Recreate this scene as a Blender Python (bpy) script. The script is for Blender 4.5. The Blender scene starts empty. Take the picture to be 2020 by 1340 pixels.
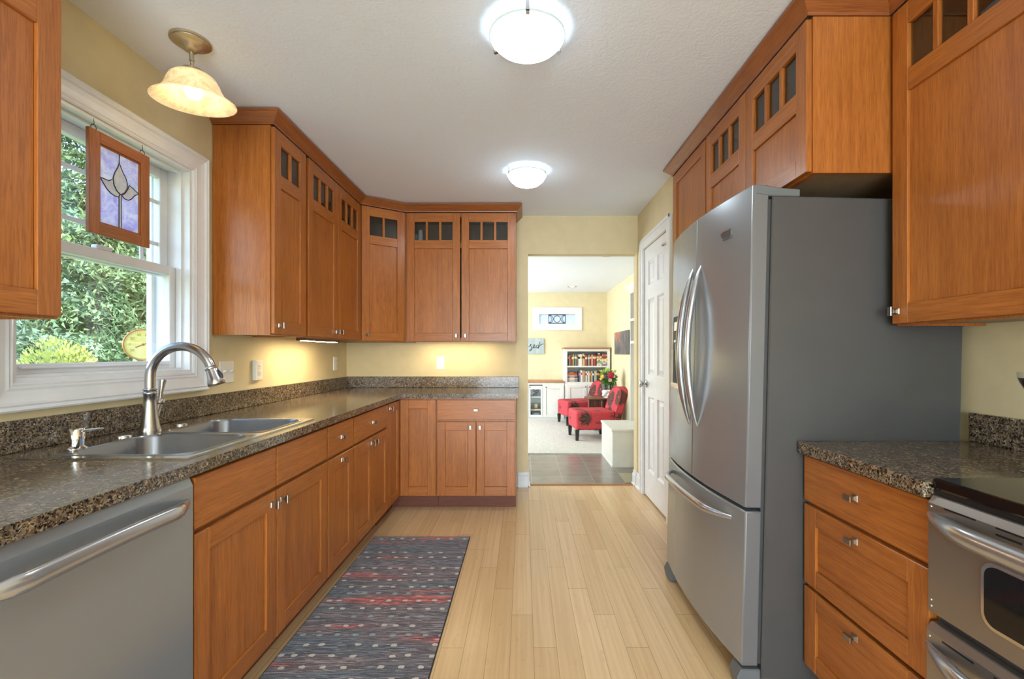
import bpy, math, random
from mathutils import Vector, Matrix
random.seed(7)
PI = math.pi
SC = bpy.context.scene
COL = SC.collection

# ------------------------------------------------------------------ camera, world, sun, exposure
cd = bpy.data.cameras.new('camera')
cam = bpy.data.objects.new('camera', cd)
COL.objects.link(cam)
cam.location = (0, 0, 1.23)
cam.rotation_euler = (PI / 2, 0, 0)
cd.sensor_width = 36.0
cd.lens = 898.0 / 2020.0 * 36.0
cd.shift_x = -23.0 / 2020.0
cd.shift_y = 27.0 / 2020.0
cd.clip_start = 0.02
SC.camera = cam
SC.view_settings.view_transform = 'Standard'
SC.view_settings.look = 'None'
SC.view_settings.exposure = 1.10
SC.view_settings.gamma = 1.0
SC.view_settings.use_curve_mapping = False
try:
    SC.cycles.use_denoising = True
    SC.cycles.max_bounces = 10
    SC.cycles.transparent_max_bounces = 16
    SC.cycles.sample_clamp_indirect = 8.0
except Exception:
    pass

world = bpy.data.worlds.new('daylight')
SC.world = world
world.use_nodes = True
wn = world.node_tree
for n in list(wn.nodes):
    wn.nodes.remove(n)
w_out = wn.nodes.new('ShaderNodeOutputWorld')
w_bg = wn.nodes.new('ShaderNodeBackground')
w_sky = wn.nodes.new('ShaderNodeTexSky')
w_sky.sky_type = 'NISHITA'
w_sky.sun_disc = False
w_sky.sun_elevation = math.radians(48)
w_sky.sun_rotation = math.radians(150)
w_bg.inputs['Strength'].default_value = 0.52
wn.links.new(w_sky.outputs['Color'], w_bg.inputs['Color'])
wn.links.new(w_bg.outputs['Background'], w_out.inputs['Surface'])

def lamp(name, kind, energy, color, loc, direction=None, **kw):
    ld = bpy.data.lights.new(name, kind)
    ld.energy = energy
    ld.color = color
    for k, v in kw.items():
        setattr(ld, k, v)
    o = bpy.data.objects.new(name, ld)
    COL.objects.link(o)
    o.location = loc
    if direction is not None:
        o.rotation_euler = Vector(direction).to_track_quat('-Z', 'Y').to_euler()
    return o

lamp('sun', 'SUN', 4.8, (1.0, 0.95, 0.86), (4, -6, 10), (-0.38, 0.5, -0.8), angle=0.01)
# added fill lights, out of view, at a made-up patio door and den window
lamp('added_fill_behind', 'AREA', 95.0, (0.72, 0.86, 1.0), (0.0, -3.44, 1.15), (0, 1, 0.35),
     shape='RECTANGLE', size=2.3, size_y=1.95)
lamp('added_fill_den', 'AREA', 66.0, (0.90, 0.95, 1.0), (-2.38, 6.9, 1.35), (1, 0, 0.0),
     shape='RECTANGLE', size=2.3, size_y=1.7)

# ------------------------------------------------------------------ materials
MATS = {}

def srgb(r, g, b):
    f = lambda c: (c / 12.92 if c <= 0.04045 else ((c + 0.055) / 1.055) ** 2.4)
    return (f(r / 255.0), f(g / 255.0), f(b / 255.0), 1.0)

class NT:
    def __init__(self, name):
        self.m = bpy.data.materials.new(name)
        self.m.use_nodes = True
        self.t = self.m.node_tree
        self.p = self.t.nodes['Principled BSDF']
        self.out = self.t.nodes['Material Output']
        MATS[name] = self.m
    def n(self, kind, **kw):
        x = self.t.nodes.new(kind)
        for k, v in kw.items():
            setattr(x, k, v)
        return x
    def l(self, a, b):
        self.t.links.new(a, b)
    def coords(self, scale=(1, 1, 1), rot=(0, 0, 0), rnd=False, out='Object'):
        c = self.n('ShaderNodeTexCoord')
        src = c.outputs[out]
        if rnd:
            oi = self.n('ShaderNodeObjectInfo')
            mu = self.n('ShaderNodeMath', operation='MULTIPLY')
            mu.inputs[1].default_value = 7.31
            self.l(oi.outputs['Random'], mu.inputs[0])
            ad = self.n('ShaderNodeVectorMath', operation='ADD')
            self.l(src, ad.inputs[0])
            self.l(mu.outputs[0], ad.inputs[1])
            src = ad.outputs[0]
        m = self.n('ShaderNodeMapping')
        m.inputs['Scale'].default_value = scale
        m.inputs['Rotation'].default_value = rot
        self.l(src, m.inputs['Vector'])
        return m.outputs['Vector']
    def noise(self, vec, scale=1.0, detail=4.0, rough=0.55, dist=0.0):
        x = self.n('ShaderNodeTexNoise')
        x.inputs['Scale'].default_value = scale
        x.inputs['Detail'].default_value = detail
        x.inputs['Roughness'].default_value = rough
        x.inputs['Distortion'].default_value = dist
        if vec is not None:
            self.l(vec, x.inputs['Vector'])
        return x
    def ramp(self, fac, stops, interp='LINEAR'):
        r = self.n('ShaderNodeValToRGB')
        r.color_ramp.interpolation = interp
        e = r.color_ramp.elements
        while len(e) < len(stops):
            e.new(0.5)
        for i, (p, c) in enumerate(stops):
            e[i].position = p
            e[i].color = c
        self.l(fac, r.inputs['Fac'])
        return r.outputs['Color']
    def mix(self, a, b, fac, blend='MIX'):
        x = self.n('ShaderNodeMix', data_type='RGBA', blend_type=blend)
        for sock, v in ((x.inputs['Factor'], fac), (x.inputs['A'], a), (x.inputs['B'], b)):
            if hasattr(v, 'is_output'):
                self.l(v, sock)
            elif sock.name == 'Factor':
                x.inputs[0].default_value = v
            else:
                sock.default_value = v
        # colour sockets are numbered 6 and 7 on the RGBA mix
        for idx, v in ((6, a), (7, b)):
            if hasattr(v, 'is_output'):
                self.l(v, x.inputs[idx])
            else:
                x.inputs[idx].default_value = v
        if hasattr(fac, 'is_output'):
            self.l(fac, x.inputs[0])
        return x.outputs[2]
    def math(self, op, a, b=None, c=None):
        x = self.n('ShaderNodeMath', operation=op)
        for i, v in enumerate((a, b, c)):
            if v is None:
                continue
            if hasattr(v, 'is_output'):
                self.l(v, x.inputs[i])
            else:
                x.inputs[i].default_value = v
        return x.outputs[0]
    def bump(self, h, strength=0.3, dist=0.01):
        b = self.n('ShaderNodeBump')
        b.inputs['Strength'].default_value = strength
        b.inputs['Distance'].default_value = dist
        self.l(h, b.inputs['Height'])
        self.l(b.outputs['Normal'], self.p.inputs['Normal'])
    def set(self, color=None, rough=None, metal=None, spec=None, coat=None, emis=None, estr=None, trans=None, ior=None, sheen=None):
        p = self.p.inputs
        if color is not None:
            if hasattr(color, 'is_output'):
                self.l(color, p['Base Color'])
            else:
                p['Base Color'].default_value = color
        if rough is not None:
            if hasattr(rough, 'is_output'):
                self.l(rough, p['Roughness'])
            else:
                p['Roughness'].default_value = rough
        if metal is not None: p['Metallic'].default_value = metal
        if spec is not None: p['Specular IOR Level'].default_value = spec
        if coat is not None:
            p['Coat Weight'].default_value = coat
            p['Coat Roughness'].default_value = 0.18
        if emis is not None: p['Emission Color'].default_value = emis
        if estr is not None: p['Emission Strength'].default_value = estr
        if trans is not None: p['Transmission Weight'].default_value = trans
        if ior is not None: p['IOR'].default_value = ior
        if sheen is not None: p['Sheen Weight'].default_value = sheen
        return self.m

def plain(name, color, rough=0.5, metal=0.0, **kw):
    n = NT(name)
    c = n.coords((1, 1, 1))
    no = n.noise(c, 9.0, 3.0)
    dark = tuple(v * 0.93 for v in color[:3]) + (1,)
    col = n.ramp(no.outputs['Fac'], [(0.3, dark), (0.7, color)])
    return n.set(col, rough, metal, **kw)

def wood(name, grain, light, dark, rough=0.36, coat=0.12):
    """grain: 'x' or 'z', the object axis along which the grain runs"""
    n = NT(name)
    s = {'z': (1, 1, 0.045), 'x': (0.045, 1, 1), 'y': (1, 0.045, 1)}[grain]
    c = n.coords(s, rnd=True)
    fine = n.noise(c, 300.0, 3.0, 0.6)
    mid = n.noise(c, 55.0, 6.0, 0.68, 0.3)
    c2 = n.coords({'z': (1, 1, 0.35), 'x': (0.35, 1, 1), 'y': (1, 0.35, 1)}[grain], rnd=True)
    blot = n.noise(c2, 5.0, 3.0, 0.5)
    base = n.ramp(mid.outputs['Fac'], [(0.30, dark), (0.72, light)])
    shade = tuple(v * 0.62 for v in dark[:3]) + (1,)
    lines = n.ramp(fine.outputs['Fac'], [(0.36, (0.55, 0.5, 0.45, 1)), (0.55, (1, 1, 1, 1))])
    a = n.mix(base, lines, 0.55, 'MULTIPLY')
    bl = n.ramp(blot.outputs['Fac'], [(0.3, (0.86, 0.82, 0.78, 1)), (0.7, (1.06, 1.04, 1.0, 1))])
    b = n.mix(a, bl, 0.9, 'MULTIPLY')
    n.set(b, rough, 0.0, coat=coat)
    n.bump(fine.outputs['Fac'], 0.05, 0.002)
    return n.m

OAK_L = (0.52, 0.182, 0.034, 1)
OAK_D = (0.35, 0.106, 0.017, 1)
wood('oak_vertical', 'z', OAK_L, OAK_D)
wood('oak_horizontal', 'x', OAK_L, OAK_D)
wood('oak_crown', 'x', (0.40, 0.135, 0.036, 1), (0.25, 0.075, 0.018, 1))
wood('oak_crown_across', 'y', (0.40, 0.135, 0.036, 1), (0.25, 0.075, 0.018, 1))
wood('cabinet_lining', 'z', (0.42, 0.30, 0.18, 1), (0.33, 0.23, 0.14, 1), 0.5, 0.0)
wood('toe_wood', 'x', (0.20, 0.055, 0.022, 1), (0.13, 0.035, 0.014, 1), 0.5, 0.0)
wood('panel_oak', 'z', (0.46, 0.17, 0.05, 1), (0.29, 0.095, 0.025, 1), 0.45, 0.1)
wood('dark_wood', 'z', (0.16, 0.05, 0.02, 1), (0.08, 0.025, 0.012, 1), 0.4)
wood('walnut_top', 'x', (0.22, 0.085, 0.04, 1), (0.12, 0.045, 0.02, 1), 0.3)
wood('shelf_top_oak', 'x', (0.50, 0.23, 0.08, 1), (0.36, 0.15, 0.05, 1), 0.4)

plain('wall_paint', (0.73, 0.615, 0.375, 1), 0.75)
plain('den_paint', (0.78, 0.68, 0.44, 1), 0.8)
plain('white_trim', (0.82, 0.83, 0.85, 1), 0.3, spec=0.5)
plain('white_cabinet', (0.80, 0.80, 0.745, 1), 0.4)
plain('white_plastic', (0.83, 0.82, 0.79, 1), 0.3)
plain('plate_slot', (0.05, 0.05, 0.05, 1), 0.5)
plain('black_plastic', (0.012, 0.012, 0.013, 1), 0.35)
plain('black_gloss', (0.006, 0.006, 0.007, 1), 0.06)
plain('dark_grey', (0.05, 0.05, 0.052, 1), 0.5)
plain('fridge_paint', (0.072, 0.070, 0.070, 1), 0.38)
plain('hinge_grey', (0.14, 0.15, 0.155, 1), 0.45)
plain('lead_came', (0.05, 0.05, 0.055, 1), 0.45, 0.6)
plain('leg_black', (0.02, 0.018, 0.016, 1), 0.4)
plain('art_dark', (0.10, 0.085, 0.085, 1), 0.6)
plain('ink', (0.015, 0.015, 0.018, 1), 0.6)
plain('patch_beige', (0.40, 0.36, 0.25, 1), 0.9)
plain('ceramic_white', (0.85, 0.85, 0.84, 1), 0.2)
plain('ceramic_blue', (0.45, 0.56, 0.63, 1), 0.3)
plain('cream_wax', (0.8, 0.72, 0.5, 1), 0.6)
plain('exterior_siding', (0.70, 0.70, 0.70, 1), 0.6)

n = NT('ceiling_paint')
c = n.coords((1, 1, 1))
a = n.noise(c, 34.0, 3.0, 0.55, 1.6)
n.set((0.83, 0.885, 0.97, 1), 0.9)
n.bump(a.outputs['Fac'], 0.35, 0.006)

def metal(name, color, rough, streak=None):
    n = NT(name)
    if streak:
        c = n.coords(streak)
        no = n.noise(c, 60.0, 2.0)
        r = n.n('ShaderNodeMapRange')
        r.inputs['To Min'].default_value = rough * 0.85
        r.inputs['To Max'].default_value = rough * 1.2
        n.l(no.outputs['Fac'], r.inputs['Value'])
        n.set(color, r.outputs['Result'], 1.0)
        return n.m
    return n.set(color, rough, 1.0)

n = NT('steel'); n.set((0.33, 0.352, 0.378, 1), 0.25, 0.52)
n = NT('steel_sink'); n.set((0.27, 0.28, 0.30, 1), 0.25, 0.8)
n = NT('steel_handle'); n.set((0.50, 0.51, 0.53, 1), 0.22, 0.8)
n = NT('door_side_grey'); n.set((0.17, 0.17, 0.175, 1), 0.4, 0.3)
metal('steel_rim', (0.72, 0.72, 0.73, 1), 0.12)
metal('brushed_nickel', (0.48, 0.47, 0.455, 1), 0.24)
metal('chrome', (0.75, 0.75, 0.76, 1), 0.08)
metal('knob_nickel', (0.34, 0.32, 0.29, 1), 0.30)
metal('antique_brass', (0.56, 0.49, 0.37, 1), 0.36)
n = NT('range_steel'); n.set((0.33, 0.295, 0.265, 1), 0.28, 0.8)
metal('hinge_steel', (0.30, 0.28, 0.25, 1), 0.35)
metal('brass_rim', (0.75, 0.38, 0.18, 1), 0.35)

# granite
n = NT('granite')
c = n.coords((1, 1, 1))
v = n.n('ShaderNodeTexVoronoi', feature='F1')
v.inputs['Scale'].default_value = 240.0
wob = n.noise(c, 60.0, 3.0)
sc = n.n('ShaderNodeVectorMath', operation='SCALE')
n.l(wob.outputs['Color'], sc.inputs[0]); sc.inputs['Scale'].default_value = 0.02
ad = n.n('ShaderNodeVectorMath', operation='ADD')
n.l(c, ad.inputs[0]); n.l(sc.outputs[0], ad.inputs[1])
n.l(ad.outputs[0], v.inputs['Vector'])
sep = n.n('ShaderNodeSeparateColor')
n.l(v.outputs['Color'], sep.inputs[0])
g = n.ramp(sep.outputs[0], [(0.0, (0.016, 0.014, 0.012, 1)), (0.18, (0.07, 0.050, 0.036, 1)), (0.38, (0.17, 0.118, 0.074, 1)),
                            (0.60, (0.27, 0.20, 0.13, 1)), (0.80, (0.20, 0.175, 0.145, 1)), (0.92, (0.40, 0.33, 0.24, 1))], 'CONSTANT')
big = n.noise(c, 42.0, 4.0, 0.6)
gd = n.ramp(big.outputs['Fac'], [(0.35, (0.5, 0.48, 0.46, 1)), (0.62, (1.12, 1.08, 1.02, 1))])
g2 = n.mix(g, gd, 0.85, 'MULTIPLY')
n.set(g2, 0.13, 0.0, spec=0.42)

# bamboo strip floor, planks along Y
n = NT('bamboo_floor')
tc = n.n('ShaderNodeTexCoord')
sx = n.n('ShaderNodeSeparateXYZ')
n.l(tc.outputs['Object'], sx.inputs[0])
PW, PL = 0.0966, 0.95
u = n.math('DIVIDE', n.math('SUBTRACT', sx.outputs['X'], 0.04), PW)
row = n.math('FLOOR', u)
fu = n.math('FRACT', u)
vv = n.math('DIVIDE', n.math('ADD', sx.outputs['Y'], n.math('MULTIPLY', row, 0.237)), PL)
vi = n.math('FLOOR', vv)
fv = n.math('FRACT', vv)
wn2 = n.n('ShaderNodeTexWhiteNoise', noise_dimensions='2D')
cb = n.n('ShaderNodeCombineXYZ')
n.l(row, cb.inputs[0]); n.l(vi, cb.inputs[1])
n.l(cb.outputs[0], wn2.inputs['Vector'])
tone = n.ramp(wn2.outputs['Value'], [(0.0, (0.72, 0.48, 0.245, 1)), (0.5, (0.77, 0.53, 0.28, 1)), (1.0, (0.83, 0.59, 0.33, 1))])
strip = n.noise(n.coords((60, 1.2, 1)), 1.0, 2.0, 0.5)
sc1 = n.ramp(strip.outputs['Fac'], [(0.35, (0.90, 0.86, 0.80, 1)), (0.65, (1.03, 1.02, 1.0, 1))])
kn = n.noise(n.coords((26, 9, 1)), 1.0, 5.0, 0.7)
kc = n.ramp(kn.outputs['Fac'], [(0.30, (0.86, 0.79, 0.70, 1)), (0.42, (1, 1, 1, 1))])
f1 = n.mix(tone, sc1, 0.9, 'MULTIPLY')
f2 = n.mix(f1, kc, 0.7, 'MULTIPLY')
e1 = n.math('LESS_THAN', fu, 0.022)
e2 = n.math('LESS_THAN', fv, 0.0028)
edge = n.math('MAXIMUM', e1, e2)
f3 = n.mix(f2, (0.30, 0.17, 0.075, 1), n.math('MULTIPLY', edge, 0.75))
n.set(f3, 0.30, 0.0, coat=0.15)

# grey floor tiles
n = NT('grey_tile')
tc = n.n('ShaderNodeTexCoord')
sx = n.n('ShaderNodeSeparateXYZ')
n.l(tc.outputs['Object'], sx.inputs[0])
tu = n.math('DIVIDE', n.math('SUBTRACT', sx.outputs['X'], 0.073), 0.30)
tv = n.math('DIVIDE', n.math('SUBTRACT', sx.outputs['Y'], 4.232), 0.295)
ed = n.math('MAXIMUM', n.math('LESS_THAN', n.math('FRACT', tu), 0.02), n.math('LESS_THAN', n.math('FRACT', tv), 0.025))
wt = n.n('ShaderNodeTexWhiteNoise', noise_dimensions='2D')
cb = n.n('ShaderNodeCombineXYZ')
n.l(n.math('FLOOR', tu), cb.inputs[0]); n.l(n.math('FLOOR', tv), cb.inputs[1])
n.l(cb.outputs[0], wt.inputs['Vector'])
tn = n.ramp(wt.outputs['Value'], [(0, (0.205, 0.185, 0.165, 1)), (1, (0.265, 0.24, 0.21, 1))])
mo = n.noise(n.coords(), 7.0, 5.0)
mm = n.mix(tn, n.ramp(mo.outputs['Fac'], [(0.3, (0.8, 0.8, 0.8, 1)), (0.7, (1.15, 1.15, 1.15, 1))]), 0.8, 'MULTIPLY')
n.set(n.mix(mm, (0.36, 0.35, 0.33, 1), ed), 0.22, 0.0)

# carpet
n = NT('carpet_white')
c = n.coords()
a = n.noise(c, 45.0, 4.0, 0.7)
n.set(n.ramp(a.outputs['Fac'], [(0.3, (0.56, 0.54, 0.48, 1)), (0.7, (0.80, 0.79, 0.74, 1))]), 0.95)
n.bump(a.outputs['Fac'], 0.8, 0.02)

# woven runner rug: stripes across X, rows of dabs
n = NT('rug_weave')
tc = n.n('ShaderNodeTexCoord')
sx = n.n('ShaderNodeSeparateXYZ')
n.l(tc.outputs['Object'], sx.inputs[0])
st = n.noise(n.coords((2.6, 62, 1)), 1.0, 2.5, 0.7)
base = n.ramp(st.outputs['Fac'], [(0.30, (0.02, 0.02, 0.025, 1)), (0.36, (0.20, 0.19, 0.19, 1)), (0.41, (0.03, 0.03, 0.036, 1)), (0.455, (0.10, 0.10, 0.115, 1)), (0.485, (0.34, 0.32, 0.30, 1)),
                                  (0.51, (0.025, 0.024, 0.03, 1)), (0.55, (0.12, 0.11, 0.115, 1)), (0.585, (0.03, 0.03, 0.035, 1)), (0.62, (0.38, 0.35, 0.33, 1)), (0.67, (0.05, 0.05, 0.055, 1)), (0.74, (0.26, 0.24, 0.24, 1))])
hue = n.noise(n.coords((0.9, 6.5, 1)), 1.0, 3.0, 0.6)
tint = n.ramp(hue.outputs['Fac'], [(0.28, (0.7, 0.95, 1.25, 1)), (0.42, (0.75, 0.9, 1.05, 1)), (0.50, (1.0, 0.9, 0.95, 1)),
                                   (0.58, (1.15, 0.9, 0.95, 1)), (0.64, (3.2, 0.75, 0.62, 1)), (0.75, (2.6, 0.7, 0.6, 1))])
pile = n.noise(n.coords((1, 1, 1)), 330.0, 2.0)
bp = n.mix(base, n.ramp(pile.outputs['Fac'], [(0.35, (0.6, 0.6, 0.6, 1)), (0.65, (2.0, 2.0, 2.0, 1))]), 0.9, 'MULTIPLY')
b1 = n.mix(bp, tint, 0.9, 'MULTIPLY')
rv = n.math('DIVIDE', sx.outputs['Y'], 0.068)
ri = n.math('FLOOR', rv)
rf = n.math('FRACT', rv)
w1 = n.n('ShaderNodeTexWhiteNoise', noise_dimensions='1D'); n.l(ri, w1.inputs['W'])
du = n.math('DIVIDE', n.math('ADD', sx.outputs['X'], n.math('MULTIPLY', w1.outputs['Value'], 0.3)), 0.077)
di = n.math('FLOOR', du)
df = n.math('FRACT', du)
w2 = n.n('ShaderNodeTexWhiteNoise', noise_dimensions='2D')
cb = n.n('ShaderNodeCombineXYZ'); n.l(di, cb.inputs[0]); n.l(ri, cb.inputs[1]); n.l(cb.outputs[0], w2.inputs['Vector'])
cxy = n.n('ShaderNodeSeparateColor'); n.l(w2.outputs['Color'], cxy.inputs[0])
ox = n.math('SUBTRACT', df, n.math('ADD', 0.27, n.math('MULTIPLY', cxy.outputs[0], 0.46)))
oy = n.math('SUBTRACT', rf, n.math('ADD', 0.44, n.math('MULTIPLY', cxy.outputs[1], 0.12)))
jit = n.noise(n.coords((1, 1, 1)), 90.0, 2.0)
dd = n.math('ADD', n.math('POWER', n.math('ABSOLUTE', n.math('DIVIDE', ox, 0.165)), 2.6),
            n.math('POWER', n.math('ABSOLUTE', n.math('DIVIDE', oy, 0.125)), 2.6))
dd = n.math('ADD', dd, n.math('MULTIPLY', n.math('SUBTRACT', jit.outputs['Fac'], 0.5), 2.6))
mask = n.math('LESS_THAN', dd, 1.0)
w3 = n.n('ShaderNodeTexWhiteNoise', noise_dimensions='1D'); n.l(n.math('ADD', ri, 31.7), w3.inputs['W'])
dotc = n.ramp(w3.outputs['Value'], [(0.0, (0.62, 0.58, 0.51, 1)), (0.38, (0.28, 0.40, 0.42, 1)), (0.52, (0.66, 0.62, 0.55, 1)),
                                    (0.72, (0.45, 0.27, 0.12, 1)), (0.80, (0.16, 0.20, 0.27, 1)), (0.90, (0.42, 0.09, 0.07, 1))], 'CONSTANT')
keep = n.math('MULTIPLY', mask, n.math('GREATER_THAN', cxy.outputs[2], 0.14))
n.set(n.mix(b1, dotc, n.math('MULTIPLY', keep, 0.92)), 0.95, sheen=0.2)
n.bump(st.outputs['Fac'], 0.5, 0.004)
plain('rug_binding', (0.03, 0.034, 0.042, 1), 0.9)

# clear glass pane
def glass(name, tint=(1, 1, 1, 1), refl=0.07, rough=0.0):
    n = NT(name)
    tr = n.n('ShaderNodeBsdfTransparent'); tr.inputs['Color'].default_value = tint
    gl = n.n('ShaderNodeBsdfGlossy'); gl.inputs['Roughness'].default_value = rough
    mx = n.n('ShaderNodeMixShader')
    fr = n.n('ShaderNodeLayerWeight'); fr.inputs['Blend'].default_value = 0.35
    f = n.math('ADD', n.math('MULTIPLY', fr.outputs['Facing'], 0.22), refl * 0.5)
    n.l(f, mx.inputs['Fac'])
    n.l(tr.outputs[0], mx.inputs[1]); n.l(gl.outputs[0], mx.inputs[2])
    n.l(mx.outputs[0], n.out.inputs['Surface'])
    return n.m
glass('window_glass', (0.97, 0.99, 0.98, 1), 0.03)
glass('cabinet_glass', (0.72, 0.74, 0.74, 1), 0.10)
glass('wine_glass', (0.93, 0.95, 0.95, 1), 0.12)
glass('vase_glass', (0.70, 0.80, 0.80, 1), 0.15)
n = NT('red_wine'); n.set((0.05, 0.002, 0.006, 1), 0.05)

def stained(name, c0, c1, scale, dif=0.4):
    n = NT(name)
    no = n.noise(n.coords((1, 1, 1)), scale, 4.0, 0.6, 1.5)
    col = n.ramp(no.outputs['Fac'], [(0.32, c0), (0.62, c1)])
    tl = n.n('ShaderNodeBsdfTranslucent'); n.l(col, tl.inputs['Color'])
    df_ = n.n('ShaderNodeBsdfDiffuse'); n.l(col, df_.inputs['Color'])
    gl = n.n('ShaderNodeBsdfGlossy'); gl.inputs['Roughness'].default_value = 0.1
    m1 = n.n('ShaderNodeMixShader'); m1.inputs[0].default_value = dif
    n.l(tl.outputs[0], m1.inputs[1]); n.l(df_.outputs[0], m1.inputs[2])
    m2 = n.n('ShaderNodeMixShader'); m2.inputs[0].default_value = 0.05
    n.l(m1.outputs[0], m2.inputs[1]); n.l(gl.outputs[0], m2.inputs[2])
    n.l(m2.outputs[0], n.out.inputs['Surface'])
stained('purple_glass', (0.60, 0.56, 0.93, 1), (0.92, 0.90, 1.0, 1), 26.0)
stained('clear_bevel_glass', (0.76, 0.86, 0.86, 1), (0.97, 1.0, 1.0, 1), 18.0, 0.65)
stained('leaded_glass', (0.72, 0.80, 0.95, 1), (0.92, 0.95, 1.0, 1), 12.0)

def glow(name, color, strength, vein=None, scale=9.0):
    n = NT(name)
    no = n.noise(n.coords(), scale, 4.0, 0.6, 2.0)
    v2 = vein or color
    col = n.ramp(no.outputs['Fac'], [(0.35, v2), (0.6, color)])
    n.l(col, n.p.inputs['Emission Color'])
    n.l(col, n.p.inputs['Base Color'])
    n.p.inputs['Emission Strength'].default_value = strength
    n.p.inputs['Roughness'].default_value = 0.25
    return n.m
n = NT('frosted_bowl')   # lamp glass: the bulbs behind it make the middle hot, the rim stays dim
no = n.noise(n.coords(), 9.0, 4.0, 0.6, 2.0)
col = n.ramp(no.outputs['Fac'], [(0.35, (0.66, 0.82, 0.86, 1)), (0.6, (0.79, 0.90, 1.0, 1))])
sx = n.n('ShaderNodeSeparateXYZ'); tc = n.n('ShaderNodeTexCoord'); n.l(tc.outputs['Object'], sx.inputs[0])
r2 = n.math('ADD', n.math('MULTIPLY', sx.outputs['X'], sx.outputs['X']), n.math('MULTIPLY', sx.outputs['Y'], sx.outputs['Y']))
hot = n.math('SUBTRACT', 1.0, n.math('MINIMUM', n.math('DIVIDE', r2, 0.0155), 1.0))
n.l(n.math('ADD', 6.0, n.math('MULTIPLY', n.math('POWER', hot, 1.5), 24.0)), n.p.inputs['Emission Strength'])
n.l(col, n.p.inputs['Emission Color']); n.l(col, n.p.inputs['Base Color']); n.p.inputs['Roughness'].default_value = 0.25
glow('alabaster_shade', (0.93, 0.73, 0.40, 1), 0.27, (0.72, 0.50, 0.24, 1), 14.0)
glow('warm_bulb', (1.0, 0.86, 0.60, 1), 6.0)
glow('cabinet_lamp_lens', (1.0, 0.80, 0.48, 1), 58.0)
glow('dim_lamp_lens', (1.0, 0.80, 0.48, 1), 30.0)
glow('downlight_lens', (1.0, 0.93, 0.80, 1), 12.0)
plain('dispenser_grey', (0.10, 0.105, 0.105, 1), 0.6)
plain('niche_dark', (0.02, 0.026, 0.032, 1), 0.6)
plain('bowl_edge_glass', (0.62, 0.70, 0.68, 1), 0.15)

# upholstery: red with brown blossoms
n = NT('floral_fabric')
c = n.coords((1, 1, 1))
v = n.n('ShaderNodeTexVoronoi', feature='F1'); v.inputs['Scale'].default_value = 4.2; v.inputs['Randomness'].default_value = 0.52
n.l(c, v.inputs['Vector'])
sc = n.n('ShaderNodeVectorMath', operation='SCALE'); n.l(c, sc.inputs[0]); sc.inputs['Scale'].default_value = 1.0
df = n.n('ShaderNodeVectorMath', operation='SUBTRACT'); n.l(c, df.inputs[0]); n.l(v.outputs['Position'], df.inputs[1])
s3 = n.n('ShaderNodeSeparateXYZ'); n.l(df.outputs[0], s3.inputs[0])
ang = n.math('ARCTAN2', s3.outputs['Z'], n.math('ADD', s3.outputs['X'], s3.outputs['Y']))
pet = n.math('ABSOLUTE', n.math('SINE', n.math('MULTIPLY', ang, 6.0)))
rad = n.math('ADD', v.outputs['Distance'], n.math('MULTIPLY', pet, 0.13))
inb = n.math('MULTIPLY', n.math('LESS_THAN', rad, 0.60), n.math('GREATER_THAN', v.outputs['Distance'], 0.09))
stripe = n.math('GREATER_THAN', pet, 0.25)
inb2 = n.math('MULTIPLY', inb, n.math('ADD', 0.35, n.math('MULTIPLY', stripe, 0.65)))
red = n.noise(c, 60.0, 3.0)
rc = n.ramp(red.outputs['Fac'], [(0.3, (0.46, 0.035, 0.05, 1)), (0.7, (0.58, 0.06, 0.075, 1))])
n.set(n.mix(rc, (0.045, 0.032, 0.022, 1), inb2), 0.85)
plain('red_piping', (0.36, 0.035, 0.045, 1), 0.8)

# wall art
n = NT('art_print')
c = n.coords((1, 1, 1))
a = n.noise(c, 2.0, 6.0, 0.7, 1.2)
n.set(n.ramp(a.outputs['Fac'], [(0.34, (0.035, 0.035, 0.04, 1)), (0.54, (0.14, 0.13, 0.135, 1)), (0.64, (0.50, 0.16, 0.08, 1)), (0.74, (0.75, 0.52, 0.45, 1))]), 0.6)
n = NT('sign_board')
c = n.coords((3, 3, 0.5))
a = n.noise(c, 5.0, 4.0)
n.set(n.ramp(a.outputs['Fac'], [(0.3, (0.32, 0.40, 0.42, 1)), (0.7, (0.52, 0.58, 0.58, 1))]), 0.7)
n = NT('dial_face')
g = n.noise(n.coords(), 25.0, 3.0)
n.set(n.ramp(g.outputs['Fac'], [(0.3, (0.80, 0.66, 0.16, 1)), (0.7, (0.86, 0.78, 0.36, 1))]), 0.5)
plain('dial_ink', (0.42, 0.33, 0.03, 1), 0.6)
plain('dial_needle', (0.36, 0.12, 0.03, 1), 0.5)

# garden
def leafy(name, cols, scale):
    n = NT(name)
    g = n.noise(n.coords((1, 1, 1)), scale, 4.0, 0.7)
    col = n.ramp(g.outputs['Fac'], cols)
    tl = n.n('ShaderNodeBsdfTranslucent'); n.l(col, tl.inputs['Color'])
    n.set(col, 0.7)
    mx = n.n('ShaderNodeMixShader'); mx.inputs[0].default_value = 0.3
    n.l(n.p.outputs[0], mx.inputs[1]); n.l(tl.outputs[0], mx.inputs[2])
    n.l(mx.outputs[0], n.out.inputs['Surface'])
leafy('conifer_green', [(0.3, (0.12, 0.20, 0.11, 1)), (0.5, (0.20, 0.32, 0.15, 1)), (0.68, (0.42, 0.52, 0.27, 1))], 2.6)
leafy('blue_green', [(0.3, (0.13, 0.22, 0.16, 1)), (0.5, (0.20, 0.32, 0.22, 1)), (0.68, (0.38, 0.50, 0.33, 1))], 2.6)
leafy('shrub_yellow', [(0.3, (0.30, 0.36, 0.07, 1)), (0.6, (0.55, 0.60, 0.20, 1))], 9.0)
leafy('bouquet_green', [(0.3, (0.03, 0.13, 0.03, 1)), (0.6, (0.16, 0.35, 0.07, 1))], 30.0)
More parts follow.
